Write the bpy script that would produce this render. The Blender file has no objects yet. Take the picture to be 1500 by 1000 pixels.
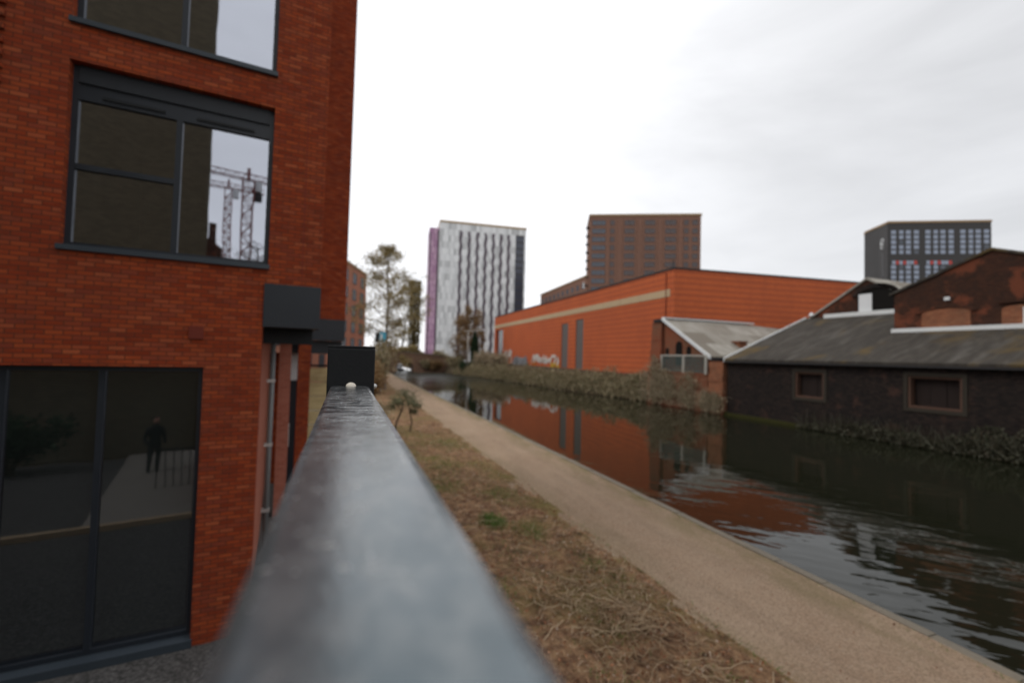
import bpy, bmesh, math, random
from mathutils import Vector, Matrix, noise as mnoise

# ------------------------------------------------------------------ camera, sky, sun
scn = bpy.context.scene
COL = scn.collection
rad = math.radians
cam = bpy.data.cameras.new('camera')
cam.lens = 16.01
cam.sensor_width = 36
cam.clip_start = 0.02
cam.clip_end = 5000
cam.dof.use_dof = True
cam.dof.focus_distance = 1.05
cam.dof.aperture_fstop = 2.1
camo = bpy.data.objects.new('camera', cam)
COL.objects.link(camo)
camo.matrix_world = Matrix.Rotation(rad(-20), 4, 'Z') @ Matrix.Rotation(rad(91.9), 4, 'X') @ Matrix.Rotation(rad(1.55), 4, 'Z')
scn.camera = camo
scn.view_settings.view_transform = 'Standard'
scn.view_settings.look = 'None'
scn.view_settings.exposure = 0.45
scn.view_settings.gamma = 1.0
scn.cycles.use_denoising = True
scn.cycles.max_bounces = 8
scn.cycles.transparent_max_bounces = 12
scn.cycles.sample_clamp_indirect = 6

SUN_EL, SUN_AZ = rad(50), rad(-75)          # azimuth measured from +Y towards +X
world = bpy.data.worlds.new('World')
scn.world = world
world.use_nodes = True
nt = world.node_tree
nt.nodes.clear()
out = nt.nodes.new('ShaderNodeOutputWorld')
sky = nt.nodes.new('ShaderNodeTexSky')
sky.sky_type = 'NISHITA'
sky.sun_disc = False
sky.sun_elevation = SUN_EL
sky.sun_rotation = SUN_AZ
bg = nt.nodes.new('ShaderNodeBackground')
bg.inputs[1].default_value = 0.1
nt.links.new(sky.outputs[0], bg.inputs[0])
tc = nt.nodes.new('ShaderNodeTexCoord')
mp = nt.nodes.new('ShaderNodeMapping')
mp.inputs['Scale'].default_value = (1.0, 1.0, 3.2)
nt.links.new(tc.outputs['Generated'], mp.inputs[0])
nz = nt.nodes.new('ShaderNodeTexNoise')
nz.inputs['Scale'].default_value = 2.2
nz.inputs['Detail'].default_value = 6
nz.inputs['Roughness'].default_value = 0.55
nz.inputs['Distortion'].default_value = 0.5
nt.links.new(mp.outputs[0], nz.inputs[0])
# slow brightness change across the cloud cover: a heavier grey bank of cloud over the far side
dt = nt.nodes.new('ShaderNodeVectorMath'); dt.operation = 'DOT_PRODUCT'
nt.links.new(tc.outputs['Generated'], dt.inputs[0])
dt.inputs[1].default_value = (math.sin(rad(74)) * .966, math.cos(rad(74)) * .966, 0.259)
mr = nt.nodes.new('ShaderNodeMapRange')
mr.inputs['From Min'].default_value = 0.74
mr.inputs['From Max'].default_value = 1.0
mr.inputs['To Min'].default_value = 0.88
mr.inputs['To Max'].default_value = 0.57
nt.links.new(dt.outputs['Value'], mr.inputs[0])
ma = nt.nodes.new('ShaderNodeMath'); ma.operation = 'MULTIPLY_ADD'
nt.links.new(nz.outputs[0], ma.inputs[0])
ma.inputs[1].default_value = 0.36
ma.inputs[2].default_value = -0.17
ad = nt.nodes.new('ShaderNodeMath'); ad.operation = 'ADD'
nt.links.new(ma.outputs[0], ad.inputs[0]); nt.links.new(mr.outputs[0], ad.inputs[1])
bg2 = nt.nodes.new('ShaderNodeBackground')
bg2.inputs[0].default_value = (0.975, 0.98, 1.0, 1)
nt.links.new(ad.outputs[0], bg2.inputs[1])
mxs = nt.nodes.new('ShaderNodeMixShader')
mxs.inputs[0].default_value = 0.93
nt.links.new(bg.outputs[0], mxs.inputs[1]); nt.links.new(bg2.outputs[0], mxs.inputs[2])
nt.links.new(mxs.outputs[0], out.inputs[0])

sun = bpy.data.lights.new('sun', 'SUN')
sun.energy = 0.6
sun.angle = rad(20)
sun.color = (1.0, 0.96, 0.9)
suno = bpy.data.objects.new('sun', sun)
COL.objects.link(suno)
sd = Vector((math.sin(SUN_AZ) * math.cos(SUN_EL), math.cos(SUN_AZ) * math.cos(SUN_EL), math.sin(SUN_EL)))
suno.rotation_euler = sd.to_track_quat('Z', 'Y').to_euler()
suno.location = (0, 0, 60)

# ------------------------------------------------------------------ materials
class NT:
    def __init__(s, name):
        s.m = bpy.data.materials.new(name); s.m.use_nodes = True
        s.t = s.m.node_tree; s.t.nodes.clear()
        s.out = s.n('OutputMaterial')
    def n(s, k, **kw):
        nd = s.t.nodes.new('ShaderNode' + k)
        for a, b in kw.items(): setattr(nd, a, b)
        return nd
    def l(s, a, b): s.t.links.new(a, b)
    def math(s, op, a, b=None, c=None):
        nd = s.n('Math', operation=op)
        for i, v in enumerate((a, b, c)):
            if v is None: continue
            if isinstance(v, (int, float)): nd.inputs[i].default_value = v
            else: s.l(v, nd.inputs[i])
        return nd.outputs[0]
    def noise(s, vec, scale, detail=4, rough=.55, dist=0):
        nd = s.n('TexNoise')
        nd.inputs['Scale'].default_value = scale; nd.inputs['Detail'].default_value = detail
        nd.inputs['Roughness'].default_value = rough; nd.inputs['Distortion'].default_value = dist
        if vec is not None: s.l(vec, nd.inputs['Vector'])
        return nd.outputs['Fac']
    def scale(s, vec, sc, rz=0):
        nd = s.n('Mapping'); nd.inputs['Scale'].default_value = sc; nd.inputs['Rotation'].default_value = (0, 0, rz)
        s.l(vec, nd.inputs[0]); return nd.outputs[0]
    def ramp(s, fac, stops, interp='LINEAR'):
        nd = s.n('ValToRGB'); cr = nd.color_ramp; cr.interpolation = interp
        while len(cr.elements) < len(stops): cr.elements.new(.5)
        for e, (p, c) in zip(cr.elements, stops):
            e.position = p
            e.color = (c, c, c, 1) if isinstance(c, (int, float)) else (*c, 1)
        s.l(fac, nd.inputs[0]); return nd.outputs[0]
    def mix(s, fac, a, b, bt='MIX'):
        nd = s.n('Mix', data_type='RGBA', blend_type=bt)
        if isinstance(fac, (int, float)): nd.inputs[0].default_value = fac
        else: s.l(fac, nd.inputs[0])
        for i, v in ((6, a), (7, b)):
            if isinstance(v, (tuple, list)): nd.inputs[i].default_value = (*v[:3], 1)
            elif isinstance(v, (int, float)): nd.inputs[i].default_value = (v, v, v, 1)
            else: s.l(v, nd.inputs[i])
        return nd.outputs[2]
    def obj(s): return s.n('TexCoord').outputs['Object']
    def bump(s, h, strength=.3, dist=.02):
        nd = s.n('Bump'); nd.inputs['Strength'].default_value = strength; nd.inputs['Distance'].default_value = dist
        s.l(h, nd.inputs['Height']); return nd.outputs[0]
    def bsdf(s, col, rough=.7, spec=.3, nrm=None, metal=0, ior=None):
        b = s.n('BsdfPrincipled')
        for k, v in (('Base Color', col), ('Roughness', rough), ('Specular IOR Level', spec), ('Metallic', metal)):
            if isinstance(v, (tuple, list)): b.inputs[k].default_value = (*v[:3], 1)
            elif isinstance(v, (int, float)): b.inputs[k].default_value = v
            else: s.l(v, b.inputs[k])
        if ior: b.inputs['IOR'].default_value = ior
        if nrm is not None: s.l(nrm, b.inputs['Normal'])
        s.l(b.outputs[0], s.out.inputs[0]); return b
    def wallvec(s):
        """(along the wall, height) in object space for vertical walls facing either way"""
        t = s.n('TexCoord'); sp = s.n('SeparateXYZ'); s.l(t.outputs['Object'], sp.inputs[0])
        sn = s.n('SeparateXYZ'); s.l(t.outputs['Normal'], sn.inputs[0])
        g = s.math('GREATER_THAN', s.math('ABSOLUTE', sn.outputs[0]), .6)
        u = s.math('ADD', s.math('MULTIPLY', sp.outputs[1], g), s.math('MULTIPLY', sp.outputs[0], s.math('SUBTRACT', 1.0, g)))
        c = s.n('CombineXYZ'); s.l(u, c.inputs[0]); s.l(sp.outputs[2], c.inputs[1])
        return c.outputs[0], sp.outputs[2], u

def plain(name, col, rough=.6, spec=.3, var=.15, sc=3.0, metal=0, bump=0):
    s = NT(name); o = s.obj()
    f = s.noise(o, sc, 5)
    f2 = s.noise(o, sc * 9, 4)
    lo = tuple(c * (1 - var) for c in col); hi = tuple(min(1, c * (1 + var)) for c in col)
    c = s.mix(s.math('MULTIPLY_ADD', f2, .5, s.math('MULTIPLY', f, .5)), lo, hi)
    r = s.math('MULTIPLY_ADD', f, .25, rough - .12)
    s.bsdf(c, r, spec, s.bump(f2, bump, .01) if bump else None, metal)
    return s.m

def brick(name, cols, mortar, bw=.225, bh=.075, ms=.006, grime=.4, gcol=(.05, .03, .025), gscale=.6, patch=None, band=None, streak=.35, bump=.5, rough=.85):
    s = NT(name); v, z, u = s.wallvec()
    bt = s.n('TexBrick'); s.l(v, bt.inputs['Vector'])
    bt.inputs['Scale'].default_value = 1
    bt.inputs['Brick Width'].default_value = bw; bt.inputs['Row Height'].default_value = bh
    bt.inputs['Mortar Size'].default_value = ms; bt.inputs['Mortar Smooth'].default_value = .3
    bt.inputs['Color1'].default_value = (0, 0, 0, 1); bt.inputs['Color2'].default_value = (1, 1, 1, 1)
    bt.inputs['Mortar'].default_value = (0.5, 0.5, 0.5, 1)
    n = len(cols)
    c = s.ramp(bt.outputs['Color'], [(i / (n - 1), cols[i]) for i in range(n)])
    # fired-clay variation along the courses
    st = s.noise(s.scale(v, (1.6, 8.0, 1)), 1.5, 5, .7)
    c = s.mix(s.math('MULTIPLY', s.ramp(st, [(.50, 0), (.72, 1)]), streak), c, gcol)
    st2 = s.noise(s.scale(v, (1.5, 8.0, 1)), 2.1, 5, .7)
    c = s.mix(s.math('MULTIPLY', s.ramp(st2, [(.56, 0), (.75, 1)]), streak), c, tuple(min(1, q * 1.7) for q in cols[n // 2]))
    g = s.noise(v, gscale, 6, .6)
    c = s.mix(s.math('MULTIPLY', s.ramp(g, [(.42, 0), (.75, 1)]), grime), c, gcol)
    ws = s.noise(s.scale(v, (1.1, .10, 1)), 1.0, 5, .65)
    c = s.mix(s.math('MULTIPLY', s.ramp(ws, [(.5, 0), (.72, 1)]), grime * .8), c, gcol)
    if patch:
        pn = s.noise(v, patch[1], 6, .65)
        c = s.mix(s.ramp(pn, [(patch[2], 0), (patch[2] + .08, 1)]), c, patch[0])
    if band:      # darker recessed bed joints every few courses
        fr = s.math('FRACT', s.math('DIVIDE', z, band[0]))
        bm = s.math('GREATER_THAN', fr, 1 - band[1])
        c = s.mix(s.math('MULTIPLY', bm, band[2]), c, gcol)
    c = s.mix(bt.outputs['Fac'], c, mortar)
    fine = s.noise(v, 60, 3)
    h = s.math('ADD', s.math('MULTIPLY', bt.outputs['Fac'], -1.0), s.math('MULTIPLY', fine, .35))
    s.bsdf(c, rough, .08, s.bump(h, bump, .008))
    return s.m

def leafmat(name, cols, rough=.8, trans=.15):
    s = NT(name)
    g = s.n('NewGeometry')
    n = len(cols)
    c = s.ramp(g.outputs['Random Per Island'], [(i / (n - 1), cols[i]) for i in range(n)])
    b = s.bsdf(c, rough, .15)
    tr = s.n('BsdfTranslucent'); s.l(c, tr.inputs[0])
    mx = s.n('MixShader'); mx.inputs[0].default_value = trans
    s.l(b.outputs[0], mx.inputs[1]); s.l(tr.outputs[0], mx.inputs[2]); s.l(mx.outputs[0], s.out.inputs[0])
    return s.m

def glassmat(name, refl=.35, tint=(.5, .52, .5), rough=0.0, body=(.01, .012, .011)):
    s = NT(name)
    fr = s.n('Fresnel'); fr.inputs[0].default_value = 1.6
    k = s.math('ADD', s.math('MULTIPLY', fr.outputs[0], 1 - refl), refl)
    gl = s.n('BsdfGlossy'); gl.inputs['Roughness'].default_value = rough; gl.inputs[0].default_value = (.86, .9, 1, 1)
    o = s.obj()
    wob = s.noise(o, .9, 2)
    s.l(s.bump(wob, .03, .05), gl.inputs['Normal'])
    tr = s.n('BsdfTransparent'); tr.inputs[0].default_value = (*tint, 1)
    mx = s.n('MixShader'); s.l(k, mx.inputs[0]); s.l(tr.outputs[0], mx.inputs[1]); s.l(gl.outputs[0], mx.inputs[2])
    s.l(mx.outputs[0], s.out.inputs[0])
    return s.m

M = {}
M['brick_red'] = brick('red_multi_brick', [(.205, .034, .013), (.26, .042, .0145), (.30, .053, .017), (.335, .066, .021), (.23, .045, .022), (.38, .09, .034)], (.10, .034, .019), bw=.172, bh=.0575, ms=.0065, grime=.22, gcol=(.075, .032, .024), streak=.5)
M['brick_orange'] = brick('orange_red_brick', [(.42, .095, .034), (.48, .112, .040), (.52, .128, .046)], (.38, .11, .05), ms=.006, grime=.42, gcol=(.25, .065, .035), gscale=.16, band=(.62, .20, 1.0), streak=.2)
M['brick_old'] = brick('sooty_old_brick', [(.032, .016, .011), (.048, .021, .013), (.07, .028, .017)], (.045, .031, .024), grime=.7, gcol=(.028, .018, .014), gscale=.8, patch=((.15, .046, .024), .5, .52))
M['brick_black'] = brick('black_painted_brick', [(.011, .009, .009), (.021, .016, .014), (.034, .023, .019)], (.028, .022, .018), grime=.5, gcol=(.012, .012, .012), gscale=.5, patch=((.055, .030, .023), .6, .57))
M['brick_lit'] = brick('lit_red_brick', [(.30, .095, .06), (.35, .115, .075), (.38, .135, .09)], (.30, .16, .12), bw=.172, bh=.0575, grime=.2, gcol=(.18, .07, .05))  # paler copy of the red brick: daylight on the pier put into the colour
M['brick_tan'] = brick('reddish_buff_brick', [(.19, .065, .032), (.24, .085, .042), (.29, .12, .06)], (.20, .14, .10), grime=.4, gcol=(.07, .045, .03), gscale=1.2)
M['brick_worn'] = brick('worn_wall_brick', [(.20, .05, .024), (.24, .06, .028), (.17, .075, .04)], (.16, .11, .08), grime=.75, gcol=(.10, .078, .05), gscale=.5)
M['brick_pink'] = brick('pink_far_brick', [(.33, .12, .075), (.38, .15, .095), (.36, .17, .11)], (.33, .2, .15), grime=.15, gcol=(.2, .09, .06), streak=.15)
M['brick_brown'] = brick('brown_tower_brick', [(.18, .098, .070), (.205, .11, .078), (.23, .122, .088)], (.2, .13, .10), bw=.45, bh=.15, grime=.2, gcol=(.13, .085, .065), gscale=.08)
M['bridge_brick'] = brick('weathered_bridge_brick', [(.13, .075, .05), (.17, .095, .062), (.21, .125, .085)], (.17, .13, .10), grime=.6, gcol=(.09, .065, .042), gscale=.5)
M['brick_purple'] = brick('purplish_plinth_brick', [(.17, .085, .08), (.2, .1, .09), (.23, .12, .10)], (.2, .14, .12), grime=.4, gcol=(.1, .07, .06))
M['brick_buff'] = brick('buff_brick', [(.10, .085, .055), (.125, .105, .068), (.145, .12, .078)], (.12, .105, .075), grime=.3, gcol=(.1, .08, .05))
M['dark_metal'] = plain('charcoal_cladding', (.018, .021, .026), .45, .35, .12, 1.5)
M['frame'] = plain('charcoal_window_frame', (.016, .020, .026), .4, .4, .1)
M['sill'] = plain('blue_grey_sill', (.035, .045, .055), .4, .4, .1)
M['glass'] = glassmat('coated_window_glass', .42, (.5, .52, .5), .018)
M['glass_low'] = glassmat('clear_window_glass', .14, (.5, .53, .51), .03)
M['glass_far'] = glassmat('far_window_glass', .28, (.2, .2, .22))
M['interior'] = plain('dim_interior', (.06, .055, .045), .9, .1, .2, .7)
M['blind'] = plain('grey_blind', (.055, .062, .06), .7, .2, .05)
M['terracotta'] = plain('terracotta', (.15, .03, .018), .8, .2)
M['pipe'] = plain('grey_downpipe', (.16, .17, .17), .5, .4)
M['white_paint'] = plain('white_paint', (.62, .63, .63), .5, .4, .12, 1.2)
M['lead'] = plain('pale_lead_flashing', (.60, .61, .60), .6, .3, .2, 1.4)
M['black_paint'] = plain('black_post_paint', (.008, .009, .010), .55, .3, .3, 14, bump=.06)
M['steel'] = plain('galvanised_steel', (.5, .5, .48), .4, .5, .1, metal=.6)
M['cream_cap'] = plain('cream_bolt_cap', (.72, .66, .56), .5, .4, .08, 30)
M['coping'] = plain('worn_stone_coping', (.17, .145, .11), .85, .2, .35, 1.6, bump=.4)
M['beige'] = plain('beige_stone_band', (.42, .31, .19), .85, .2, .2, .6)
M['louvre'] = plain('grey_louvre_panel', (.13, .11, .10), .6, .3, .2, .8)
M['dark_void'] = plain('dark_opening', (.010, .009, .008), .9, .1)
M['wood_dark'] = plain('brown_window_timber', (.085, .046, .032), .75, .2, .6, 1.2)
M['wood_boards'] = plain('dark_boards', (.020, .013, .011), .8, .2, .4, 3)
M['surround'] = plain('dark_render_surround', (.034, .028, .021), .85, .2, .4, 3)
M['yard_slab'] = plain('pale_yard_slabs', (.22, .20, .17), .85, .2, .25, 2)
M['deck'] = plain('pale_concrete_deck', (.36, .34, .31), .85, .2, .2)
M['fence_green'] = plain('green_grey_steel_fence', (.085, .11, .10), .6, .3, .3)
M['pale_rail'] = plain('pale_rail', (.33, .31, .27), .7, .3, .2)
M['bark'] = plain('brown_bark', (.075, .055, .04), .9, .1, .35, 6, bump=.6)
M['bark_pale'] = plain('pale_bark', (.16, .13, .105), .9, .1, .3, 5, bump=.5)
M['crane_red'] = plain('red_crane_steel', (.17, .04, .036), .5, .3)
M['boat_white'] = plain('white_boat_paint', (.7, .71, .72), .4, .4, .05)
M['blue_sign'] = plain('blue_sign_paint', (.06, .36, .50), .4, .4, .1)
M['skin'] = plain('skin', (.4, .22, .16), .6, .3, .05)
M['coat'] = plain('dark_coat', (.015, .016, .02), .9, .1)
M['hair'] = plain('dark_hair', (.02, .013, .01), .8, .2)
M['cap_dark'] = plain('dark_roof_edge', (.028, .026, .026), .7, .2, .3)
M['pink_panel'] = brick('mauve_panels', [(.46, .28, .40), (.54, .36, .47), (.38, .21, .33)], (.28, .15, .25), bw=1.6, bh=2.9, ms=.12, grime=.0, streak=0, bump=.1, rough=.5)
M['white_panel'] = brick('white_staggered_panels', [(.44, .45, .45), (.60, .61, .61), (.73, .74, .74), (.78, .79, .79)], (.52, .52, .53), bw=1.25, bh=2.85, ms=.06, grime=.0, streak=0, bump=.1, rough=.5)
M['strip_dark'] = plain('dark_mauve_window_strip', (.075, .052, .068), .3, .5, .3, .4)
M['tower_glass'] = plain('blue_grey_tower_glass', (.045, .05, .07), .2, .5, .3, .25)
M['dark_tower'] = plain('dark_grey_tower_cladding', (.040, .037, .036), .6, .3, .12, .1)
M['win_pale'] = plain('pale_blue_window', (.26, .30, .38), .2, .5, .3, .3)
M['win_dull'] = plain('dull_blue_window', (.07, .08, .10), .2, .5, .3, .2)
M['dark_mauve'] = plain('mauve_frame', (.10, .07, .062), .5, .3)
M['win_brown'] = plain('dim_mauve_window', (.095, .078, .078), .35, .3, .3, .2)
M['panel_red'] = plain('red_panel', (.42, .05, .04), .5, .3)
M['gold_edge'] = plain('bronze_parapet', (.28, .18, .09), .5, .3)
M['graf_white'] = plain('white_spray_paint', (.60, .55, .50), .7, .2, .3, 1.5)
M['graf_grey'] = plain('grey_spray_paint', (.22, .22, .23), .7, .2, .4, 1.5)
M['graf_yellow'] = plain('yellow_spray_paint', (.55, .33, .04), .7, .2, .3, 1.5)
M['graf_orange'] = plain('orange_spray_paint', (.55, .17, .03), .7, .2, .3, 1.5)

def fence_mat():
    s = NT('weathered_fence_board'); o = s.obj()
    g = s.noise(s.scale(o, (.8, 4, 14)), 2.0, 5, .6)
    p = s.noise(o, .9, 4)
    c = s.ramp(g, [(.25, (.36, .27, .13)), (.5, (.52, .41, .21)), (.75, (.64, .52, .29))])
    c = s.mix(s.ramp(p, [(.45, 0), (.7, .6)]), c, (.2, .14, .07))
    s.bsdf(c, .85, .15, s.bump(g, .4, .01)); return s.m
M['fence_wood'] = fence_mat()

def slate_roof():
    s = NT('weathered_grey_roof'); o = s.obj()
    n1 = s.noise(o, .22, 6, .62, .6); n2 = s.noise(s.scale(o, (.5, 2.0, 1)), 1.4, 5, .6); n3 = s.noise(o, 9, 4)
    c = s.ramp(n2, [(.25, (.030, .026, .022)), (.5, (.052, .045, .037)), (.78, (.085, .074, .061))])
    c = s.mix(s.ramp(n1, [(.54, 0), (.63, .8)]), c, (.115, .075, .024))
    nl = s.noise(s.scale(o, (.25, 1.2, .25), .5), 1.1, 4, .6)
    c = s.mix(s.ramp(nl, [(.52, 0), (.74, .5)]), c, (.16, .148, .132))
    c = s.mix(s.math('MULTIPLY', n3, .45), c, (.026, .023, .02))
    w = s.n('TexWave', wave_type='BANDS', bands_direction='X'); w.inputs['Scale'].default_value = 1.1; w.inputs['Distortion'].default_value = .3
    s.l(o, w.inputs[0])
    s.bsdf(c, .9, .15, s.bump(s.math('ADD', n3, s.math('MULTIPLY', w.outputs['Fac'], .3)), .5, .04)); return s.m
M['slate'] = slate_roof()

def corrugated():
    s = NT('corrugated_grey_sheets'); o = s.obj()
    bt = s.n('TexBrick'); s.l(s.scale(o, (1, 1, 1)), bt.inputs['Vector'])
    bt.inputs['Scale'].default_value = 1; bt.inputs['Brick Width'].default_value = 2.9; bt.inputs['Row Height'].default_value = 1.9; bt.inputs['Mortar Size'].default_value = .02
    bt.inputs['Color1'].default_value = (.19, .165, .135, 1); bt.inputs['Color2'].default_value = (.46, .44, .39, 1); bt.inputs['Mortar'].default_value = (.14, .125, .10, 1)
    n2 = s.noise(s.scale(o, (1.2, .3, 1)), 1.2, 6, .65)
    c = s.mix(s.ramp(n2, [(.35, 0), (.72, .65)]), bt.outputs['Color'], (.19, .165, .13))
    w = s.n('TexWave', wave_type='BANDS', bands_direction='X'); w.inputs['Scale'].default_value = 2.1
    s.l(o, w.inputs[0])
    c = s.mix(s.math('MULTIPLY', w.outputs['Fac'], .25), c, (.12, .11, .09))
    s.bsdf(c, .85, .2, s.bump(w.outputs['Fac'], .6, .05)); return s.m
M['corrugated'] = corrugated()

def rail_mat():
    s = NT('wet_grey_rail_paint'); o = s.obj()
    n1 = s.noise(o, 11, 5, .6); n2 = s.noise(s.scale(o, (10, 24, 10)), 1.0, 6, .62, 2.2)
    n3 = s.noise(o, 170, 3, .6); cl = s.noise(s.scale(o, (40, 26, 1)), 1.0, 6, .68, .4)
    sp = s.n('SeparateXYZ'); s.l(o, sp.inputs[0])
    far = s.n('MapRange'); s.l(sp.outputs[1], far.inputs[0]); far.inputs['From Min'].default_value = .36; far.inputs['From Max'].default_value = .8
    wet = s.math('MULTIPLY', s.ramp(n2, [(.46, 0), (.54, 1)]), far.outputs[0])       # drying puddles towards the post
    c = s.ramp(n1, [(.3, (.115, .142, .155)), (.52, (.155, .182, .195)), (.72, (.21, .235, .246))])
    c = s.mix(s.ramp(cl, [(.44, 0), (.66, .38)]), c, (.38, .385, .375))
    dr = s.noise(o, 120, 2, .5)
    spk = s.math('MULTIPLY', s.ramp(dr, [(.66, 0), (.70, .8)]), s.ramp(s.noise(o, 9, 2), [(.45, 0), (.6, 1)]))
    c = s.mix(spk, c, (.66, .64, .60))
    c = s.mix(s.math('MULTIPLY', far.outputs[0], .55), c, (.42, .425, .42))
    c = s.mix(s.math('MULTIPLY', wet, .85), c, (.07, .074, .082))
    sx = s.noise(s.scale(o, (160, 5, 1), .12), 1.0, 3, .5)
    c = s.mix(s.ramp(sx, [(.68, 0), (.74, .25)]), c, (.5, .5, .5))                   # fine scratches along the rail
    r = s.math('MULTIPLY_ADD', s.ramp(cl, [(.3, 0), (.7, 1)]), .09, .20)
    r = s.math('ADD', r, s.math('MULTIPLY', spk, .3))
    r = s.math('MULTIPLY', r, s.math('SUBTRACT', 1.0, s.math('MULTIPLY', wet, .35)))
    h = s.math('ADD', s.math('MULTIPLY', n3, .35), s.math('MULTIPLY', wet, 1.0))
    s.bsdf(c, r, .5, s.bump(h, .3, .002), .72); return s.m
M['rail'] = rail_mat()

def path_mat():
    s = NT('towpath_gravel'); o = s.obj()
    n1 = s.noise(o, .35, 6, .65); n2 = s.noise(s.scale(o, (1.6, .22, 1)), 1.3, 5, .6); n3 = s.noise(o, 30, 5, .75); n4 = s.noise(o, 3.2, 6, .7)
    vo = s.n('TexVoronoi'); vo.inputs['Scale'].default_value = 34; s.l(o, vo.inputs['Vector'])
    vc = s.n('SeparateXYZ'); s.l(vo.outputs['Color'], vc.inputs[0])
    c = s.ramp(n1, [(.3, (.33, .225, .15)), (.55, (.395, .28, .19)), (.75, (.45, .33, .232))])
    c = s.mix(s.ramp(n2, [(.45, 0), (.68, .38)]), c, (.22, .16, .11))
    c = s.mix(s.ramp(n4, [(.45, 0), (.68, .45)]), c, (.42, .315, .22))
    c = s.mix(s.ramp(n3, [(.40, .55), (.56, 0)]), c, (.13, .088, .055))
    c = s.mix(s.math('MULTIPLY', s.ramp(vo.outputs['Distance'], [(.0, .9), (.35, 0)]), s.ramp(vc.outputs[0], [(.74, 0), (.80, 1)])), c, (.58, .49, .40))
    c = s.mix(s.math('MULTIPLY', s.ramp(vo.outputs['Distance'], [(.0, .8), (.4, 0)]), s.ramp(vc.outputs[1], [(.70, 0), (.76, 1)])), c, (.10, .07, .05))
    sp = s.n('SeparateXYZ'); s.l(o, sp.inputs[0])
    e = s.n('MapRange'); s.l(sp.outputs[0], e.inputs[0]); e.inputs['From Min'].default_value = 7.2; e.inputs['From Max'].default_value = 8.3
    e2 = s.n('MapRange'); s.l(sp.outputs[0], e2.inputs[0]); e2.inputs['From Min'].default_value = 6.3; e2.inputs['From Max'].default_value = 5.3
    mn = s.noise(s.scale(o, (1, .4, 1)), 1.6, 6, .7)
    moss = s.math('MULTIPLY', s.math('MAXIMUM', e.outputs[0], s.math('MULTIPLY', e2.outputs[0], .35)), s.ramp(mn, [(.38, 0), (.58, .9)]))
    c = s.mix(moss, c, (.165, .135, .06))
    s.bsdf(c, .9, .15, s.bump(s.math('ADD', n3, vo.outputs['Distance']), .8, .03)); return s.m
M['path'] = path_mat()

def verge_mat(name, gravel=False):
    s = NT(name); o = s.obj()
    n1 = s.noise(o, .5, 6, .62, .4); n2 = s.noise(o, 4.5, 6, .7); n3 = s.noise(o, 26, 4, .7)
    if gravel:
        c = s.ramp(n3, [(.3, (.035, .034, .032)), (.5, (.09, .085, .08)), (.72, (.2, .19, .18))])
    else:
        c = s.ramp(n2, [(.34, (.055, .030, .019)), (.46, (.19, .105, .06)), (.58, (.34, .205, .11)), (.74, (.50, .36, .22))])
        c = s.mix(s.ramp(n1, [(.46, 0), (.62, .75)]), c, (.17, .145, .045))
        c = s.mix(s.math('MULTIPLY', n3, .35), c, (.12, .075, .045))
    s.bsdf(c, .95, .1, s.bump(s.math('ADD', n2, n3), .9, .06)); return s.m
M['verge'] = verge_mat('dead_grass_ground')
M['gravel'] = verge_mat('grey_gravel', True)
M['bank'] = plain('brown_bank_soil', (.06, .045, .028), .95, .1, .4, .8, bump=.6)
M['ground'] = plain('distant_ground', (.12, .11, .08), .95, .1, .3, .05)

def water_mat():
    s = NT('dark_canal_water'); o = s.obj()
    m = s.noise(o, .09, 3, .5, .3)
    def wv(long, short, ang):
        nd = s.n('Mapping', vector_type='TEXTURE'); nd.inputs['Scale'].default_value = (long, short, 1); nd.inputs['Rotation'].default_value = (0, 0, rad(ang))
        s.l(o, nd.inputs[0]); return nd.outputs[0]
    n1 = s.noise(wv(2.3, .85, -48), 1.15, 2, .45, .35)
    n2 = s.noise(wv(.8, .42, -40), 1.3, 2, .5, .3)
    sp = s.n('SeparateXYZ'); s.l(o, sp.inputs[0])
    near = s.n('MapRange'); s.l(sp.outputs[1], near.inputs[0]); near.inputs['From Min'].default_value = 21; near.inputs['From Max'].default_value = 11
    near.inputs['To Min'].default_value = .05; near.inputs['To Max'].default_value = 1.5
    side = s.n('MapRange'); s.l(sp.outputs[0], side.inputs[0]); side.inputs['From Min'].default_value = 22; side.inputs['From Max'].default_value = 15
    side.inputs['To Min'].default_value = .22; side.inputs['To Max'].default_value = 1.0
    fa = s.n('MapRange'); s.l(sp.outputs[1], fa.inputs[0]); fa.inputs['From Min'].default_value = 70; fa.inputs['From Max'].default_value = 105
    fa.inputs['To Min'].default_value = 0; fa.inputs['To Max'].default_value = 1.6
    amp = s.math('ADD', s.math('MULTIPLY', s.math('MULTIPLY', s.ramp(m, [(.36, .35), (.6, 1)]), side.outputs[0]), near.outputs[0]), fa.outputs[0])
    h = s.math('MULTIPLY', s.math('ADD', n1, s.math('MULTIPLY', n2, .22)), amp)
    fr = s.n('MapRange'); s.l(sp.outputs[1], fr.inputs[0]); fr.inputs['From Min'].default_value = 58; fr.inputs['From Max'].default_value = 98
    fr.inputs['To Min'].default_value = .03; fr.inputs['To Max'].default_value = .36
    s.bsdf((.010, .011, .006), fr.outputs[0], .5, s.bump(h, .5, .062), ior=1.33); return s.m
M['water'] = water_mat()

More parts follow.
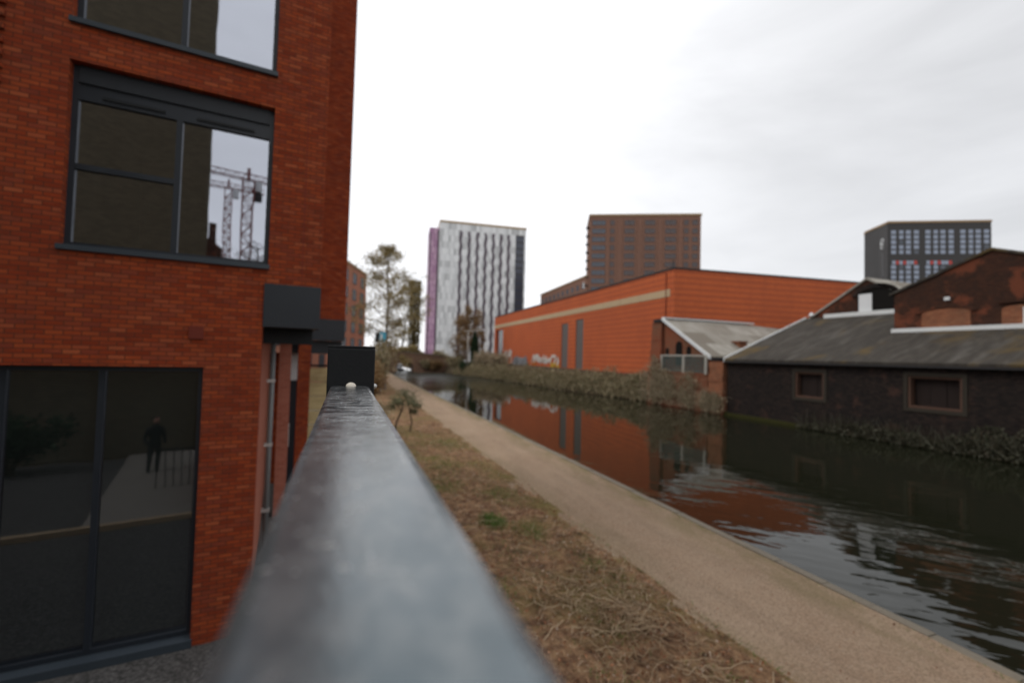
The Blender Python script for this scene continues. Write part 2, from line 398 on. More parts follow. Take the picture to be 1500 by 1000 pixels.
M['leaf_olive'] = leafmat('olive_brown_catkins', [(.19, .145, .055), (.27, .205, .085), (.34, .27, .12), (.24, .20, .12)], trans=.4)
M['leaf_ivy'] = leafmat('ivy_leaves', [(.07, .06, .02), (.11, .085, .028), (.15, .105, .035)])
M['leaf_conifer'] = leafmat('dark_conifer', [(.012, .028, .012), (.022, .045, .02), (.035, .06, .03)], trans=.05)
M['leaf_bramble'] = leafmat('brown_bramble', [(.20, .15, .09), (.32, .255, .155), (.23, .20, .11), (.42, .35, .235), (.15, .155, .075), (.27, .19, .11)])
M['leaf_bramble2'] = leafmat('grey_brown_scrub', [(.23, .18, .12), (.34, .275, .19), (.20, .18, .10), (.45, .375, .265), (.28, .19, .11)])
M['leaf_greygreen'] = leafmat('grey_green_shrub', [(.12, .125, .07), (.18, .185, .105), (.15, .135, .08)])
M['leaf_dark'] = leafmat('dark_waterside_leaves', [(.022, .024, .014), (.06, .06, .035), (.15, .15, .11), (.05, .034, .022), (.03, .03, .02), (.09, .08, .05)], trans=.05)
M['leaf_russet'] = leafmat('russet_scrub', [(.20, .11, .05), (.25, .155, .075), (.16, .12, .06)])
M['blade'] = leafmat('dead_grass_blades', [(.13, .062, .038), (.32, .175, .095), (.44, .28, .16), (.20, .15, .06), (.58, .45, .31), (.20, .085, .048)], trans=.1)
M['stalk'] = leafmat('bleached_stalks', [(.20, .13, .075), (.32, .23, .14), (.40, .31, .20), (.14, .08, .045)], trans=.02)
M['blade_green'] = leafmat('green_grass_blades', [(.07, .12, .02), (.11, .17, .035), (.14, .18, .055)], trans=.2)
M['litter'] = leafmat('leaf_litter', [(.18, .07, .04), (.34, .14, .07), (.42, .22, .12), (.24, .14, .08), (.6, .5, .4)], trans=.05)
M['moss'] = plain('yellow_green_moss', (.034, .033, .010), .95, .1, .5, 2.5, bump=.6)

# ------------------------------------------------------------------ mesh helpers
class MB:
    def __init__(s): s.v = []; s.f = []
    def poly(s, pts):
        b = len(s.v); s.v += [tuple(p) for p in pts]; s.f.append(tuple(range(b, b + len(pts)))); return s
    def box(s, x0, x1, y0, y1, z0, z1):
        b = len(s.v)
        s.v += [(x0, y0, z0), (x1, y0, z0), (x1, y1, z0), (x0, y1, z0), (x0, y0, z1), (x1, y0, z1), (x1, y1, z1), (x0, y1, z1)]
        s.f += [tuple(b + i for i in q) for q in ((3, 2, 1, 0), (4, 5, 6, 7), (0, 1, 5, 4), (1, 2, 6, 5), (2, 3, 7, 6), (3, 0, 4, 7))]
        return s
    def prism(s, pts, ext):
        """closed prism: polygon pts pushed along ext"""
        e = Vector(ext); n = len(pts); b = len(s.v)
        s.v += [tuple(p) for p in pts] + [tuple(Vector(p) + e) for p in pts]
        s.f.append(tuple(range(b + n - 1, b - 1, -1))); s.f.append(tuple(range(b + n, b + 2 * n)))
        for i in range(n):
            j = (i + 1) % n; s.f.append((b + i, b + j, b + n + j, b + n + i))
        return s
    def bar(s, a, b, w, h=None):
        a = Vector(a); b = Vector(b); h = h or w; d = (b - a).normalized()
        up = Vector((0, 0, 1)) if abs(d.z) < .95 else Vector((0, 1, 0))
        x = d.cross(up).normalized() * w / 2; y = x.cross(d).normalized() * h / 2
        return s.prism([a - x - y, a + x - y, a + x + y, a - x + y], b - a)
    def tube(s, path, radii, n=8, cap=True):
        path = [Vector(p) for p in path]
        if isinstance(radii, (int, float)): radii = [radii] * len(path)
        b = len(s.v)
        for i, p in enumerate(path):
            d = (path[min(i + 1, len(path) - 1)] - path[max(i - 1, 0)]).normalized()
            up = Vector((0, 0, 1)) if abs(d.z) < .9 else Vector((1, 0, 0))
            x = d.cross(up).normalized(); y = x.cross(d)
            for k in range(n):
                a = 2 * math.pi * k / n; s.v.append(tuple(p + (x * math.cos(a) + y * math.sin(a)) * radii[i]))
        for i in range(len(path) - 1):
            for k in range(n):
                k2 = (k + 1) % n; s.f.append((b + i * n + k, b + i * n + k2, b + (i + 1) * n + k2, b + (i + 1) * n + k))
        if cap:
            s.f.append(tuple(b + k for k in range(n - 1, -1, -1))); s.f.append(tuple(b + (len(path) - 1) * n + k for k in range(n)))
        return s
    def leaf(s, c, size, rnd, flat=0.0):
        d = Vector((rnd.gauss(0, 1), rnd.gauss(0, 1), rnd.gauss(0, 1) * (1 - flat)))
        if d.length < 1e-4: d = Vector((1, 0, 0))
        d.normalize(); e = d.orthogonal().normalized()
        e.rotate(Matrix.Rotation(rnd.uniform(0, 6.28), 3, d)); f = d.cross(e)
        a, b2 = size * rnd.uniform(.7, 1.3), size * rnd.uniform(.35, .7)
        c = Vector(c); b = len(s.v)
        s.v += [tuple(c - e * a), tuple(c + f * b2), tuple(c + e * a), tuple(c - f * b2)]
        s.f.append((b, b + 1, b + 2, b + 3)); return s
    def build(s, name, mat, parent=None, loc=None, smooth=False, bevel=0, **props):
        me = bpy.data.meshes.new(name); me.from_pydata(s.v, [], s.f)
        if bevel or len(s.v) < 20000:
            bm = bmesh.new(); bm.from_mesh(me); bmesh.ops.recalc_face_normals(bm, faces=bm.faces)
            if bevel: bmesh.ops.bevel(bm, geom=bm.edges[:], offset=bevel, segments=2, affect='EDGES', profile=.6)
            bm.to_mesh(me); bm.free()
        me.materials.append(M[mat] if isinstance(mat, str) else mat)
        if smooth:
            for p in me.polygons: p.use_smooth = True
        o = bpy.data.objects.new(name, me); COL.objects.link(o)
        if parent is not None: o.parent = parent
        if loc is not None: o.location = loc
        for k, v in props.items(): o[k] = v
        return o

def thing(name, label, category, loc=(0, 0, 0), rz=0, group=None):
    o = bpy.data.objects.new(name, None); COL.objects.link(o)
    o.location = loc; o.rotation_euler = (0, 0, rz); o.empty_display_size = .3
    o['label'] = label; o['category'] = category
    if group: o['group'] = group
    return o

def copy_of(o, loc, parent=None):
    c = o.copy(); COL.objects.link(c); c.location = loc
    if parent is not None: c.parent = parent
    return c

def wall_open(mb, x0, x1, z0, z1, ops, y0, y1):
    """wall slab between y0 (front) and y1 (back) with rectangular openings (xa,xb,za,zb)"""
    xs = sorted({x0, x1, *[min(max(a, x0), x1) for o in ops for a in o[:2]]}); zs = sorted({z0, z1, *[min(max(a, z0), z1) for o in ops for a in o[2:]]})
    solid = lambda i, j: 0 <= i < len(xs) - 1 and 0 <= j < len(zs) - 1 and not any(o[0] < (xs[i] + xs[i + 1]) / 2 < o[1] and o[2] < (zs[j] + zs[j + 1]) / 2 < o[3] for o in ops)
    for i in range(len(xs) - 1):
        for j in range(len(zs) - 1):
            if not solid(i, j): continue
            a, b, c, d = xs[i], xs[i + 1], zs[j], zs[j + 1]
            mb.poly([(a, y0, c), (b, y0, c), (b, y0, d), (a, y0, d)])
            mb.poly([(b, y1, c), (a, y1, c), (a, y1, d), (b, y1, d)])
            if not solid(i - 1, j): mb.poly([(a, y1, c), (a, y0, c), (a, y0, d), (a, y1, d)])
            if not solid(i + 1, j): mb.poly([(b, y0, c), (b, y1, c), (b, y1, d), (b, y0, d)])
            if not solid(i, j - 1): mb.poly([(a, y1, c), (b, y1, c), (b, y0, c), (a, y0, c)])
            if not solid(i, j + 1): mb.poly([(a, y0, d), (b, y0, d), (b, y1, d), (a, y1, d)])
    return mb

# ------------------------------------------------------------------ ground, water, path
G = -4.0
def ground():
    # left land and the land beyond the end of the canal
    mb = MB()
    mb.poly([(-900, -400, G - .02), (8.2, -400, G - .02), (8.2, 112, G - .02), (-900, 112, G - .02)])
    mb.poly([(-900, 112, G - .02), (10.6, 112, G - .02), (10.6, 1500, G - .02), (-900, 1500, G - .02)])
    mb.poly([(16.2, 112, G - .02), (30, 112, -3.2), (1500, 112, -2.0), (1500, 1500, -2.0), (16.2, 1500, G - .02)])
    # right bank: cross-sections along the canal
    bank = [(-400, 31.2), (30, 31.2), (34, 31.0), (40, 31.0), (47, 29.7), (57, 28.2), (66, 27.7), (78, 27.1), (83, 26.3), (93, 24.9), (104, 23.4), (112, 22.6)]
    prev = None
    for y, x in bank:
        top = 1.6 if y > 33 else .4
        row = [(x, y, -6.0), (x + .1, y, -4.35), (x + top, y, -2.6), (x + top + 1.6, y, -1.75), (40, y, -1.5), (1500, y, -1.5)]
        if prev:
            for i in range(5): mb.poly([prev[i], row[i], row[i + 1], prev[i + 1]])
        prev = row
    mb.build('ground', 'bank', kind='structure')
ground()
MB().poly([(8.15, -300, -4.45), (31.6, -300, -4.45), (31.6, 111.9, -4.45), (8.15, 111.9, -4.45)]).poly([(10.5, 111.9, -4.45), (16.3, 111.9, -4.45), (16.3, 190, -4.45), (10.5, 190, -4.45)]).build('canal_water', 'water', kind='structure')
MB().box(8.0, 8.28, -300, 112, -6, -4.05).build('canal_quay_wall', 'coping', kind='structure')

def grid_sheet(name, mat, x0, x1, y0, y1, z, amp, nx, ny, sc=1.0, ypow=1.0, edge=None):
    mb = MB()
    for j in range(ny + 1):
        y = y0 + (y1 - y0) * (j / ny) ** ypow
        for i in range(nx + 1):
            x = x0 + (x1 - x0) * i / nx
            h = amp * mnoise.fractal(Vector((x * sc, y * sc, 3.3)), 1.0, 2.0, 5)
            xx = x
            if edge and i == nx: xx = x + edge * mnoise.noise(Vector((0, y * .9, 1.7))); 
            if i in (0, nx): h *= .3
            if edge and i >= nx - 1: h -= .03
            mb.v.append((xx, y, z + h))
    for j in range(ny):
        for i in range(nx):
            a = j * (nx + 1) + i; mb.f.append((a, a + 1, a + nx + 2, a + nx + 1))
    return mb.build(name, mat, smooth=True, kind='structure')
grid_sheet('towpath', 'path', 4.9, 8.28, -30, 112, G + .012, .012, 12, 300, .5, 1.5)
grid_sheet('grass_verge', 'verge', .35, 5.42, -6, 112, G + .05, .07, 40, 420, 1.1, 1.9, edge=.07)
grid_sheet('gravel_yard', 'gravel', -12, .2, -6, 40, G + .02, .02, 30, 60, 1.5)
# coping stones along the water's edge
rnd = random.Random(5)
mb = MB(); y = -12.0
while y < 111:
    L = rnd.uniform(.8, 1.3) if y < 40 else 3.0
    dx, dz = rnd.uniform(-.02, .02), rnd.uniform(-.012, .012)
    mb.box(8.30 + dx, 8.50 + dx, y, y + L - .015, -4.32, -3.985 + dz); y += L
mb.build('canal_edge_kerb', 'coping', bevel=0, kind='structure')

# ------------------------------------------------------------------ near railing and the landing it stands on
rl = thing('metal_railing', 'dark grey flat-topped metal railing running away from the viewer beside the towpath', 'railing', (0.02, 0, -1.5))
O = (-0.02, 0, 1.5)
MB().box(-.040, .069, -3.2, 1.445, -.158, -.1).build('top_rail', 'rail', rl, O, bevel=.009, smooth=False)
MB().box(-.03, .07, -3.2, 1.445, -1.36, -1.32).build('bottom_rail', 'black_paint', rl, O)
po = MB().box(-.05, .085, 1.45, 1.585, -1.5, .012).build('post', 'black_paint', rl, O, bevel=.004)
MB().box(-.050, .085, 1.451, 1.585, .0125, .019).build('cap', 'black_paint', po, (0, 0, 0), bevel=.002)
for yy in (-1.0, -3.25):
    MB().box(-.04, .08, yy - .06, yy + .05, -1.5, -.157).build('post', 'black_paint', rl, O)
y = -2.95
for i in range(34):
    yy = -3.05 + i * .132
    if abs(yy + 1.0) < .1: continue
    MB().tube([(.02, yy, -1.32), (.02, yy, -.155)], .009, 6).build('baluster', 'black_paint', rl, O)
def dome(r, h, n=12, k=4):
    mb = MB()
    for i in range(k):
        a = math.pi / 2 * i / k
        for j in range(n): mb.v.append((r * math.cos(a) * math.cos(2 * math.pi * j / n), r * math.cos(a) * math.sin(2 * math.pi * j / n), h * math.sin(a)))
    mb.v.append((0, 0, h))
    for i in range(k - 1):
        for j in range(n):
            j2 = (j + 1) % n; mb.f.append((i * n + j, i * n + j2, (i + 1) * n + j2, (i + 1) * n + j))
    for j in range(n): mb.f.append(((k - 1) * n + j, (k - 1) * n + (j + 1) % n, k * n))
    return mb
dome(.0145, .011).build('bolt_cap', 'cream_cap', rl, (0.018 - .02, 1.428, -.1 + 1.5), smooth=True)
b = dome(.009, .012).build('bolt', 'steel', rl, (.085 - .02, 1.50, -.105 + 1.5), smooth=True); b.rotation_euler = (0, rad(90), 0)
ld = thing('access_landing', 'pale concrete landing on a brick base under the dark railing', 'landing', (-.65, -1.7, -4))
MB().box(-.8, .85, -3.2, 3.35, 2.32, 2.5).build('deck_slab', 'deck', ld)
MB().box(-.65, .7, -3.1, 3.2, 0, 2.32).build('base_wall', 'brick_red', ld)

# ------------------------------------------------------------------ near brick apartments
RA = math.atan2(.1236, .992)
apt = thing('brick_apartments', 'red brick apartment building with charcoal windows close on the left', 'building', (-1.80, 7.28, -4), RA)
U = (0, 0, 4)
oL = (-3.35, -.015, -3.88, -.257); oU = (-1.55, .705, 1.222, 3.537); oT = (-1.55, .705, 4.05, 6.36)
oUb = (-6.2, -3.9, 1.222, 3.537); oTb = (-6.2, -3.9, 4.05, 6.36); oLb = (-6.9, -4.3, -3.88, -.257)
mb = MB(); wall_open(mb, -12, .668, -4.2, .96, [oL, oLb], 0, .32)
# lower part is one wall; the upper storeys reach further right over the entrance
mb.build('ground_floor_wall', 'brick_red', apt, U)
mb = MB(); wall_open(mb, -12, 1.42, .96, 14, [oU, oT, oUb, oTb], 0, .32)
mb.box(1.10, 1.42, .32, 7.0, .96, 14)
mb.build('upper_wall', 'brick_red', apt, U)
MB().box(.348, .668, .32, 8, -4.2, .335).build('return_wall', 'brick_lit', apt, U)
MB().box(1.147, 1.159, -.003, .0, .965, 14).build('movement_joint', 'terracotta', apt, U)
MB().box(.67, 1.423, -.03, .32, .335, .957).build('fascia', 'dark_metal', apt, U)
MB().box(.67, 1.415, .32, 7.03, .345, .42).build('soffit', 'dark_metal', apt, U)
MB().box(.672, 1.36, .5, .62, .10, .344).build('downstand', 'black_paint', apt, U)
MB().box(1.385, 1.419, .33, 7.02, .425, .955).build('fascia', 'dark_metal', apt, U)
MB().box(.67, 1.52, 8.09, 8.3, -4.2, -.07).build('entrance_wall', 'brick_red', apt, U)
mb = MB(); mb.box(1.423, 2.64, 7.05, 9.5, .957, 15.5); mb.box(-12, 1.42, 9.2, 9.5, .957, 14); mb.build('rear_wing_wall', 'brick_red', apt, U)
MB().box(.67, 2.645, 7.03, 7.4, .325, .955).build('fascia', 'dark_metal', apt, U)
MB().box(1.22, 2.6, 7.42, 7.75, -.07, .32).build('entrance_beam', 'dark_metal', apt, U)
MB().box(.915, 1.175, 4.9, 5.25, -4.2, .343).build('brick_pier', 'brick_lit', apt, U)
MB().box(1.385, 1.70, 6.5, 6.85, -4.2, .343).build('brick_pier', 'brick_red', apt, U)
dr = MB().box(1.20, 1.50, 8.0, 8.08, -4.2, -.9).build('entrance_door', 'frame', apt, U)
MB().box(1.22, 1.50, 8.01, 8.07, -.9, -.07).build('door_panel', 'white_paint', dr)
MB().tube([(1.25, 7.97, -2.9), (1.25, 7.97, -2.2)], .02, 8).build('handle', 'steel', dr)
dp = MB().tube([(.79, 3.0, -4.1), (.79, 3.0, .34)], .05, 10).build('downpipe', 'pipe', apt, U, smooth=True)
for zz in (-3.2, -1.9, -.62):
    MB().box(.70, .85, 2.935, 3.065, zz - .03, zz + .03).build('pipe_clip', 'steel', dp)
# roof slab and hidden rear so that the volume closes
MB().box(-11.99, 1.09, .33, 9.19, 13.7, 13.99).build('roof', 'cap_dark', apt, U)
MB().box(-12.3, -12.001, 0, 9.5, -4.2, 14).build('side_wall', 'brick_red', apt, U)
ab = MB().box(-.195, -.03, -.03, -.001, .125, .295)
ab.build('air_brick', 'terracotta', apt, U)
mb = MB()
for k in range(12): mb.box(-3.2, -2.13, -.045, -.001, 3.06 + k * .155, 3.13 + k * .155)
mb.build('projecting_brickwork', 'brick_red', apt, U)

def window(op, mullions, transoms, head=0.0, depth=.13, glass='glass', sillh=.06):
    x0, x1, z0, z1 = op
    fr = MB()
    y0, y1 = depth, depth + .07
    fw = .065
    fr.box(x0, x0 + fw, y0, y1, z0, z1); fr.box(x1 - fw, x1, y0, y1, z0, z1)
    fr.box(x0 + fw, x1 - fw, y0, y1, z0, z0 + fw); fr.box(x0 + fw, x1 - fw, y0, y1, z1 - max(fw, head), z1)
    zt = z1 - max(fw, head)
    for mx in mullions: fr.box(mx - .035, mx + .035, y0 - .006, y1, z0 + fw, zt)
    for (xa, xb, zz) in transoms: fr.box(xa, xb, y0 - .004, y1, zz - .035, zz + .035)
    f = fr.build('window_frame', 'frame', apt, U)
    if head:
        MB().box(x0 + .3, x0 + .95, y0 - .02, y0 - .001, z1 - head + .05, z1 - head + .085).build('trickle_vent', 'black_paint', f)
        MB().box(x1 - .95, x1 - .25, y0 - .02, y0 - .001, z1 - head + .05, z1 - head + .085).build('trickle_vent', 'black_paint', f)
        MB().box(x0 + fw, x1 - fw, y0 - .03, y0 - .001, z1 - head * .52, z1 - .01).build('head_panel', 'dark_metal', f)
    MB().poly([(x0 + fw, y0 + .04, z0 + fw), (x1 - fw, y0 + .04, z0 + fw), (x1 - fw, y0 + .04, zt), (x0 + fw, y0 + .04, zt)]).build('pane', glass, f)
    MB().box(x0 - .02, x1 + .02, -.05, y0 - .003, z0 - sillh, z0 + .004).build('sill', 'sill', f)
    # dim room behind the glass
    r = MB(); a, b, c, d = x0 - .05, x1 + .05, z0 - .05, z1 + .05; yy, yb = .33, 3.6
    r.poly([(a, yb, c), (b, yb, c), (b, yb, d), (a, yb, d)]).poly([(a, yy, c), (a, yb, c), (a, yb, d), (a, yy, d)]).poly([(b, yy, c), (b, yb, c), (b, yb, d), (b, yy, d)])
    r.poly([(a, yy, c), (b, yy, c), (b, yb, c), (a, yb, c)]).poly([(a, yy, d), (b, yy, d), (b, yb, d), (a, yb, d)])
    r.build('room', 'interior', f)
    return f
for op in (oU, oT, oUb, oTb):
    xm = op[0] + 1.115; zz = op[2] + 1.03
    window(op, [xm], [(op[0] + .065, xm - .035, zz)], head=.43)
for op in (oL, oLb):
    f = window(op, [op[0] + .75 * k + .04 + (.0 if k else 0) for k in ()] + [op[1] - 1.09, op[1] - 2.0], [], head=0, glass='glass_low', sillh=.14)
    bl = MB(); z = op[2] + .1
    while z < op[3] - .1:
        bl.poly([(op[0] + .1, .24, z), (op[1] - .1, .24, z), (op[1] - .1, .256, z + .026), (op[0] + .1, .256, z + .026)]); z += .034
    bl.build('blind', 'blind', f)

# ------------------------------------------------------------------ fence beyond the apartments
fe = thing('timber_fence', 'weathered yellow-brown timber board fence behind the red brick apartments', 'fence', (-2.5, 19.5, -4))
mb = MB()
for k in range(6): mb.box(-6, 3.4, -.02, .02, .02 + k * .56, .55 + k * .56)
mb.build('board_panel', 'fence_wood', fe)
for xx in (-5, -2.5, 0, 2.4): MB().box(xx - .06, xx + .06, .02, .14, 0, 3.45).build('post', 'wood_boards', fe)
MB().box(-6, 3.4, -.05, .06, 3.40, 3.48).build('top_rail', 'wood_boards', fe)

# ------------------------------------------------------------------ generic far building helpers
def far_window(parent, x, z, w, h, y=0.0, frame='frame', pane='win_dull', mull=0, deep=.08):
    f = MB()
    t = .09
    f.box(x, x + w, y - deep, y + .01, z, z + t); f.box(x, x + w, y - deep, y + .01, z + h - t, z + h)
    f.box(x, x + t, y - deep, y + .01, z + t, z + h - t); f.box(x + w - t, x + w, y - deep, y + .01, z + t, z + h - t)
    for k in range(mull):
        xm = x + w * (k + 1) / (mull + 1); f.box(xm - .07, xm + .07, y - deep, y + .01, z + t, z + h - t)
    fo = f.build('window', frame, parent)
    MB().poly([(x + t, y - .03, z + t), (x + w - t, y - .03, z + t), (x + w - t, y - .03, z + h - t), (x + t, y - .03, z + h - t)]).build('pane', pane, fo)
    return fo
def frame_from(a, b):
    d = Vector((b[0] - a[0], b[1] - a[1])); return math.atan2(d.y, d.x), d.length

# pinkish apartment block left of the towpath
rz, L = frame_from((-8.7, 45.8), (3.0, 84.0))
ab = thing('apartment_block', 'pinkish brick apartment block with rows of paired windows beyond the fence', 'building', (-8.7, 45.8, -4), rz)
MB().box(0, L, 0, 14, 0, 17.6).build('wall', 'brick_pink', ab)
MB().box(-.15, L + .15, -.15, 14.1, 17.6, 17.85).build('parapet', 'beige', ab)
for r in range(6):
    for c in range(8):
        x = L - 2.6 - c * 4.4
        if x < 0: continue
        far_window(ab, x - 1.1, 1.9 + r * 2.6, 1.9, 1.75, pane='win_dull', mull=1)

# white tower
rz, L = frame_from((37.19, 199.15), (76.48, 194.79))
wt = thing('white_tower', 'white panelled tower block with wavy dark window strips and a mauve side', 'tower block', (37.19, 199.15, -4), rz)
H = 62.7
MB().box(0, L, 0, 18, 0, H).build('wall', 'white_panel', wt)
MB().box(-.15, L + .2, -.2, 18.1, H, H + .9).build('parapet', 'beige', wt)
for k, xs in enumerate((9.3, 13.1, 16.85, 20.6, 24.2, 27.7, 31.3)):
    mb = MB(); z = 2.0; rr = random.Random(k)
    nseg = 150; prevp = None
    for i in range(nseg + 1):
        zz = z + (H - 3.2 - z) * i / nseg
        ph = zz * 2 * math.pi / 5.7 + k * 2.6
        off = .19 * math.tanh(1.8 * math.sin(ph)); w = .66 + .07 * math.sin(ph * 1.0 + 1.2)
        pt = ((xs + off - w, -.06, zz), (xs + off + w, -.06, zz))
        if prevp: mb.poly([prevp[0], prevp[1], pt[1], pt[0]])
        prevp = pt
    mb2 = MB(); mb2.v = mb.v + [(a, .02, c) for a, b_, c in mb.v]; n0 = len(mb.v); mb2.f = list(mb.f)
    for q in mb.f: mb2.f += [(q[0], q[3], q[3] + n0, q[0] + n0), (q[1], q[2], q[2] + n0, q[1] + n0)]
    mb2.build('window_strip', 'strip_dark', wt)
gs = MB().box(34.6, 38.7, -.08, 0.02, 2, H - 3.2).build('glazed_strip', 'tower_glass', wt)
for k in range(20): MB().box(34.6, 38.7, -.13, -.085, 3.2 + k * 2.95, 3.75 + k * 2.95).build('spandrel', 'dark_tower', gs)
MB().box(-4.3, -.02, 3.0, 16, 0, H - 2.0).build('side_wing', 'pink_panel', wt)
mb = MB()
mb.box(-.75, -.02, 2.94, 3.0, 1, H - 3); mb.box(-4.3, -3.7, 2.94, 3.0, 1, H - 4); mb.build('side_window_strip', 'strip_dark', wt)

# brown brick tower with a lower wing
rz, L = frame_from((74.49, 132.36), (106.45, 116.65))
bt = thing('brown_tower', 'brown brick tower block rising behind the orange brick building', 'tower block', (74.49, 132.36, -4), rz)
H = 51.2
MB().box(0, L, 0, 15, 0, H).build('wall', 'brick_brown', bt)
MB().box(-.2, L + .25, -.2, 15.1, H, H + .7).build('parapet', 'gold_edge', bt)
px = L / 163.0
for r in range(13):
    z = H - 3.0 - r * 2.76
    for (a, w, mull, pm) in ((4, 20, 2, 'win_dull'), (31, 6.5, 0, 'win_brown'), (52, 15, 1, 'win_brown'), (82, 15, 1, 'win_brown'), (111.5, 16, 1, 'win_brown'), (138.5, 7, 0, 'win_brown'), (150.5, 8.5, 0, 'win_brown')):
        rr = random.Random(r * 31 + int(a)).random()
        far_window(bt, a * px, z, w * px, 1.65, pane=pm, mull=mull, deep=.12, frame='dark_mauve')
    f = MB().box(-1.0, 1.2, .4, 3.4, z - .55, z - .35)
    f.build('balcony', 'dark_tower', bt)
mb = MB()
# vertical brick piers between the window columns
for a in (25, 43, 72, 102, 131): mb.box(a * px - .1, a * px + 1.2, -.18, .0, 0, H - 1.2)
mb.build('brick_rib', 'brick_brown', bt)
rz2, L2 = frame_from((80.19, 184.8), (74.6, 132.6))
bw = thing('brown_brick_wing', 'long lower brown brick block running back from the brown tower', 'building', (80.19, 184.8, -4), rz2)
MB().box(0, L2 - .4, 0, 12, 0, 31.4).build('wall', 'brick_brown', bw)
MB().box(-.2, L2 - .4, -.2, 12.1, 31.4, 31.9).build('parapet', 'gold_edge', bw)
for r in range(4):
    for c in range(10):
        far_window(bw, 2.2 + c * 5.0, 27.6 - r * 3.1, 2.2, 1.9, pane='win_dull')
MB().box(L2 - 4.2, L2 - 3.4, -.1, .01, 27.8, 29.8).build('white_vent', 'white_paint', bw)

# dark grey tower
rz, L = frame_from((290.57, 170.9), (336.92, 146.12))
dk = thing('dark_grey_tower', 'dark grey tower with three bays of pale windows above the old brick gables', 'tower block', (290.57, 170.9, -4), rz)
H = 86.6
MB().box(0.7, L, 0, 22, 0, H).build('wall', 'dark_tower', dk)
MB().box(.3, L + .3, -.3, 22, H, H + 1.1).build('parapet', 'gold_edge', dk)
px = L / 152.0
for r in range(11):
    z = H - 6.4 - r * 2.88
    if r == 5:
        z -= .0
    for bay in (5, 56, 107):
        if r == 6:
            for i in range(7):
                xx = (bay + 2 + i * 5.4) * px
                MB().box(xx, xx + 4.6 * px, -.1, .01, z - .2, z + 1.9).build('coloured_panel', 'panel_red' if i in (1, 3, 6) else 'win_pale', dk)
            continue
        if r in (5, 7) and False: continue
        for (a, w) in ((0, 8), (12, 7), (22, 8), (34, 8)):
            if r in (5,): continue
            far_window(dk, (bay + a) * px, z, w * px, 2.25, pane='win_pale' if random.Random(r * 7 + bay + a).random() > .08 else 'win_dull', frame='dark_tower', mull=0, deep=.1)
# the flank turns away to the left; a pale emblem with a column of small marks under it
rzb, Lb = frame_from((304.2, 192.02), (290.57, 170.9))
fm = (Matrix.Translation((290.57, 170.9, -4)) @ Matrix.Rotation(rz, 4, 'Z')).inverted() @ Matrix.Translation((304.2, 192.02, -4)) @ Matrix.Rotation(rzb, 4, 'Z')
fl = MB().box(0, Lb - .02, 0, .6, 0, 86.4).build('end_wall', 'dark_tower', dk); fl.matrix_local = fm
MB().box(-.2, Lb - .35, -.25, .8, 86.41, 87.5).build('parapet', 'gold_edge', fl)
mb = MB(); cx, cz = Lb * .80, 76.2
for rr_, a0, a1 in ((2.4, .3, 3.6), (1.5, 2.4, 6.4), (3.2, 3.8, 5.4)):
    pts = [(cx + rr_ * .62 * math.cos(a0 + (a1 - a0) * i / 14), -.12, cz + rr_ * math.sin(a0 + (a1 - a0) * i / 14)) for i in range(15)]
    mb.tube(pts, .28, 5)
em = mb.build('emblem', 'white_paint', fl)
mb = MB()
for i in range(9):
    zz = 69.5 - i * 1.55; mb.box(cx - .42, cx + .42, -.1, .01, zz, zz + .22)
    mb.box(cx - .42 + (i % 3) * .3, cx - .2 + (i % 3) * .3, -.1, .01, zz + .22, zz + 1.0)
mb.build('lettering', 'graf_grey', fl)

# ------------------------------------------------------------------ orange brick building along the far bank
rz, L = frame_from((35.31, 110.19), (32.62, 39.54))
ob = thing('orange_brick_building', 'long windowless orange brick building along the far bank with a beige stone band', 'building', (35.31, 110.19, -4), rz)
H = 13.8; Lx = L
ops = [(L - 29.1, L - 26.5, 2.4, 9.65), (L - 23.7, L - 21.1, 2.4, 10.0), (L - 69.0, L - 63.2, 1.6, 10.4)]
mb = MB(); wall_open(mb, 0, L, -.5, H, ops, 0, .5); 
mb.build('front_wall', 'brick_orange', ob)
# end wall turns away from the canal
import math as _m
c_, s_ = math.cos(-rz), math.sin(-rz)
ex, ey = 56.77 - 35.31, 36.66 - 110.19
e2 = Vector((ex * c_ - ey * s_, ex * s_ + ey * c_))
mb = MB()
tn = (e2 - Vector((L, 0))).normalized()
o_ = Vector((-tn.y, tn.x)) * .5
if o_.x > 0: o_ = -o_
p0 = Vector((L, .0)); p1 = p0 + tn * 40
mb.prism([(p0.x, p0.y + .002, -.5), (p1.x, p1.y, -.5), (p1.x + o_.x, p1.y + o_.y, -.5), (p0.x + o_.x, p0.y + .5, -.5)], (0, 0, H + .5))
mb.build('end_wall', 'brick_orange', ob)
MB().box(-.05, L - .5, .5, 38, H - .9, H - .6).build('roof', 'cap_dark', ob)
mb = MB(); mb.box(-.1, L + .05, -.08, .56, H + .001, H + .2)
mb.prism([(L + .052, -.08, H + .001), (p1.x, p1.y - .06, H + .001), (p1.x - .3, p1.y + .5, H + .001), (L - .3 + .352, .56, H + .001)], (0, 0, .2))
mb.build('parapet_coping', 'cap_dark', ob)
mb = MB(); x = .05
rnd = random.Random(2)
while x < L - .6:
    w = min(rnd.uniform(3.0, 6.0), L - .6 - x); mb.box(x, x + w - .05, -.05, .0 - .001, 10.95, 11.75); x += w
mb.build('stone_band', 'beige', ob)
for (a, b_, c, d) in ops[:2]:
    f = MB().box(a, b_, .12, .2, c, d).build('louvre_panel', 'louvre', ob)
    mb = MB(); z = c + .15
    while z < d - .1: mb.box(a + .1, b_ - .1, .07, .118, z, z + .07); z += .28
    mb.build('slats', 'louvre', f)
a, b_, c, d = ops[2]
f = MB().box(a + 1.6, b_, .3, .38, c, d).build('shutter_door', 'win_dull', ob)
MB().box(a + 3.0, a + 3.15, .24, .299, c, d).build('door_rib', 'pale_rail', f)
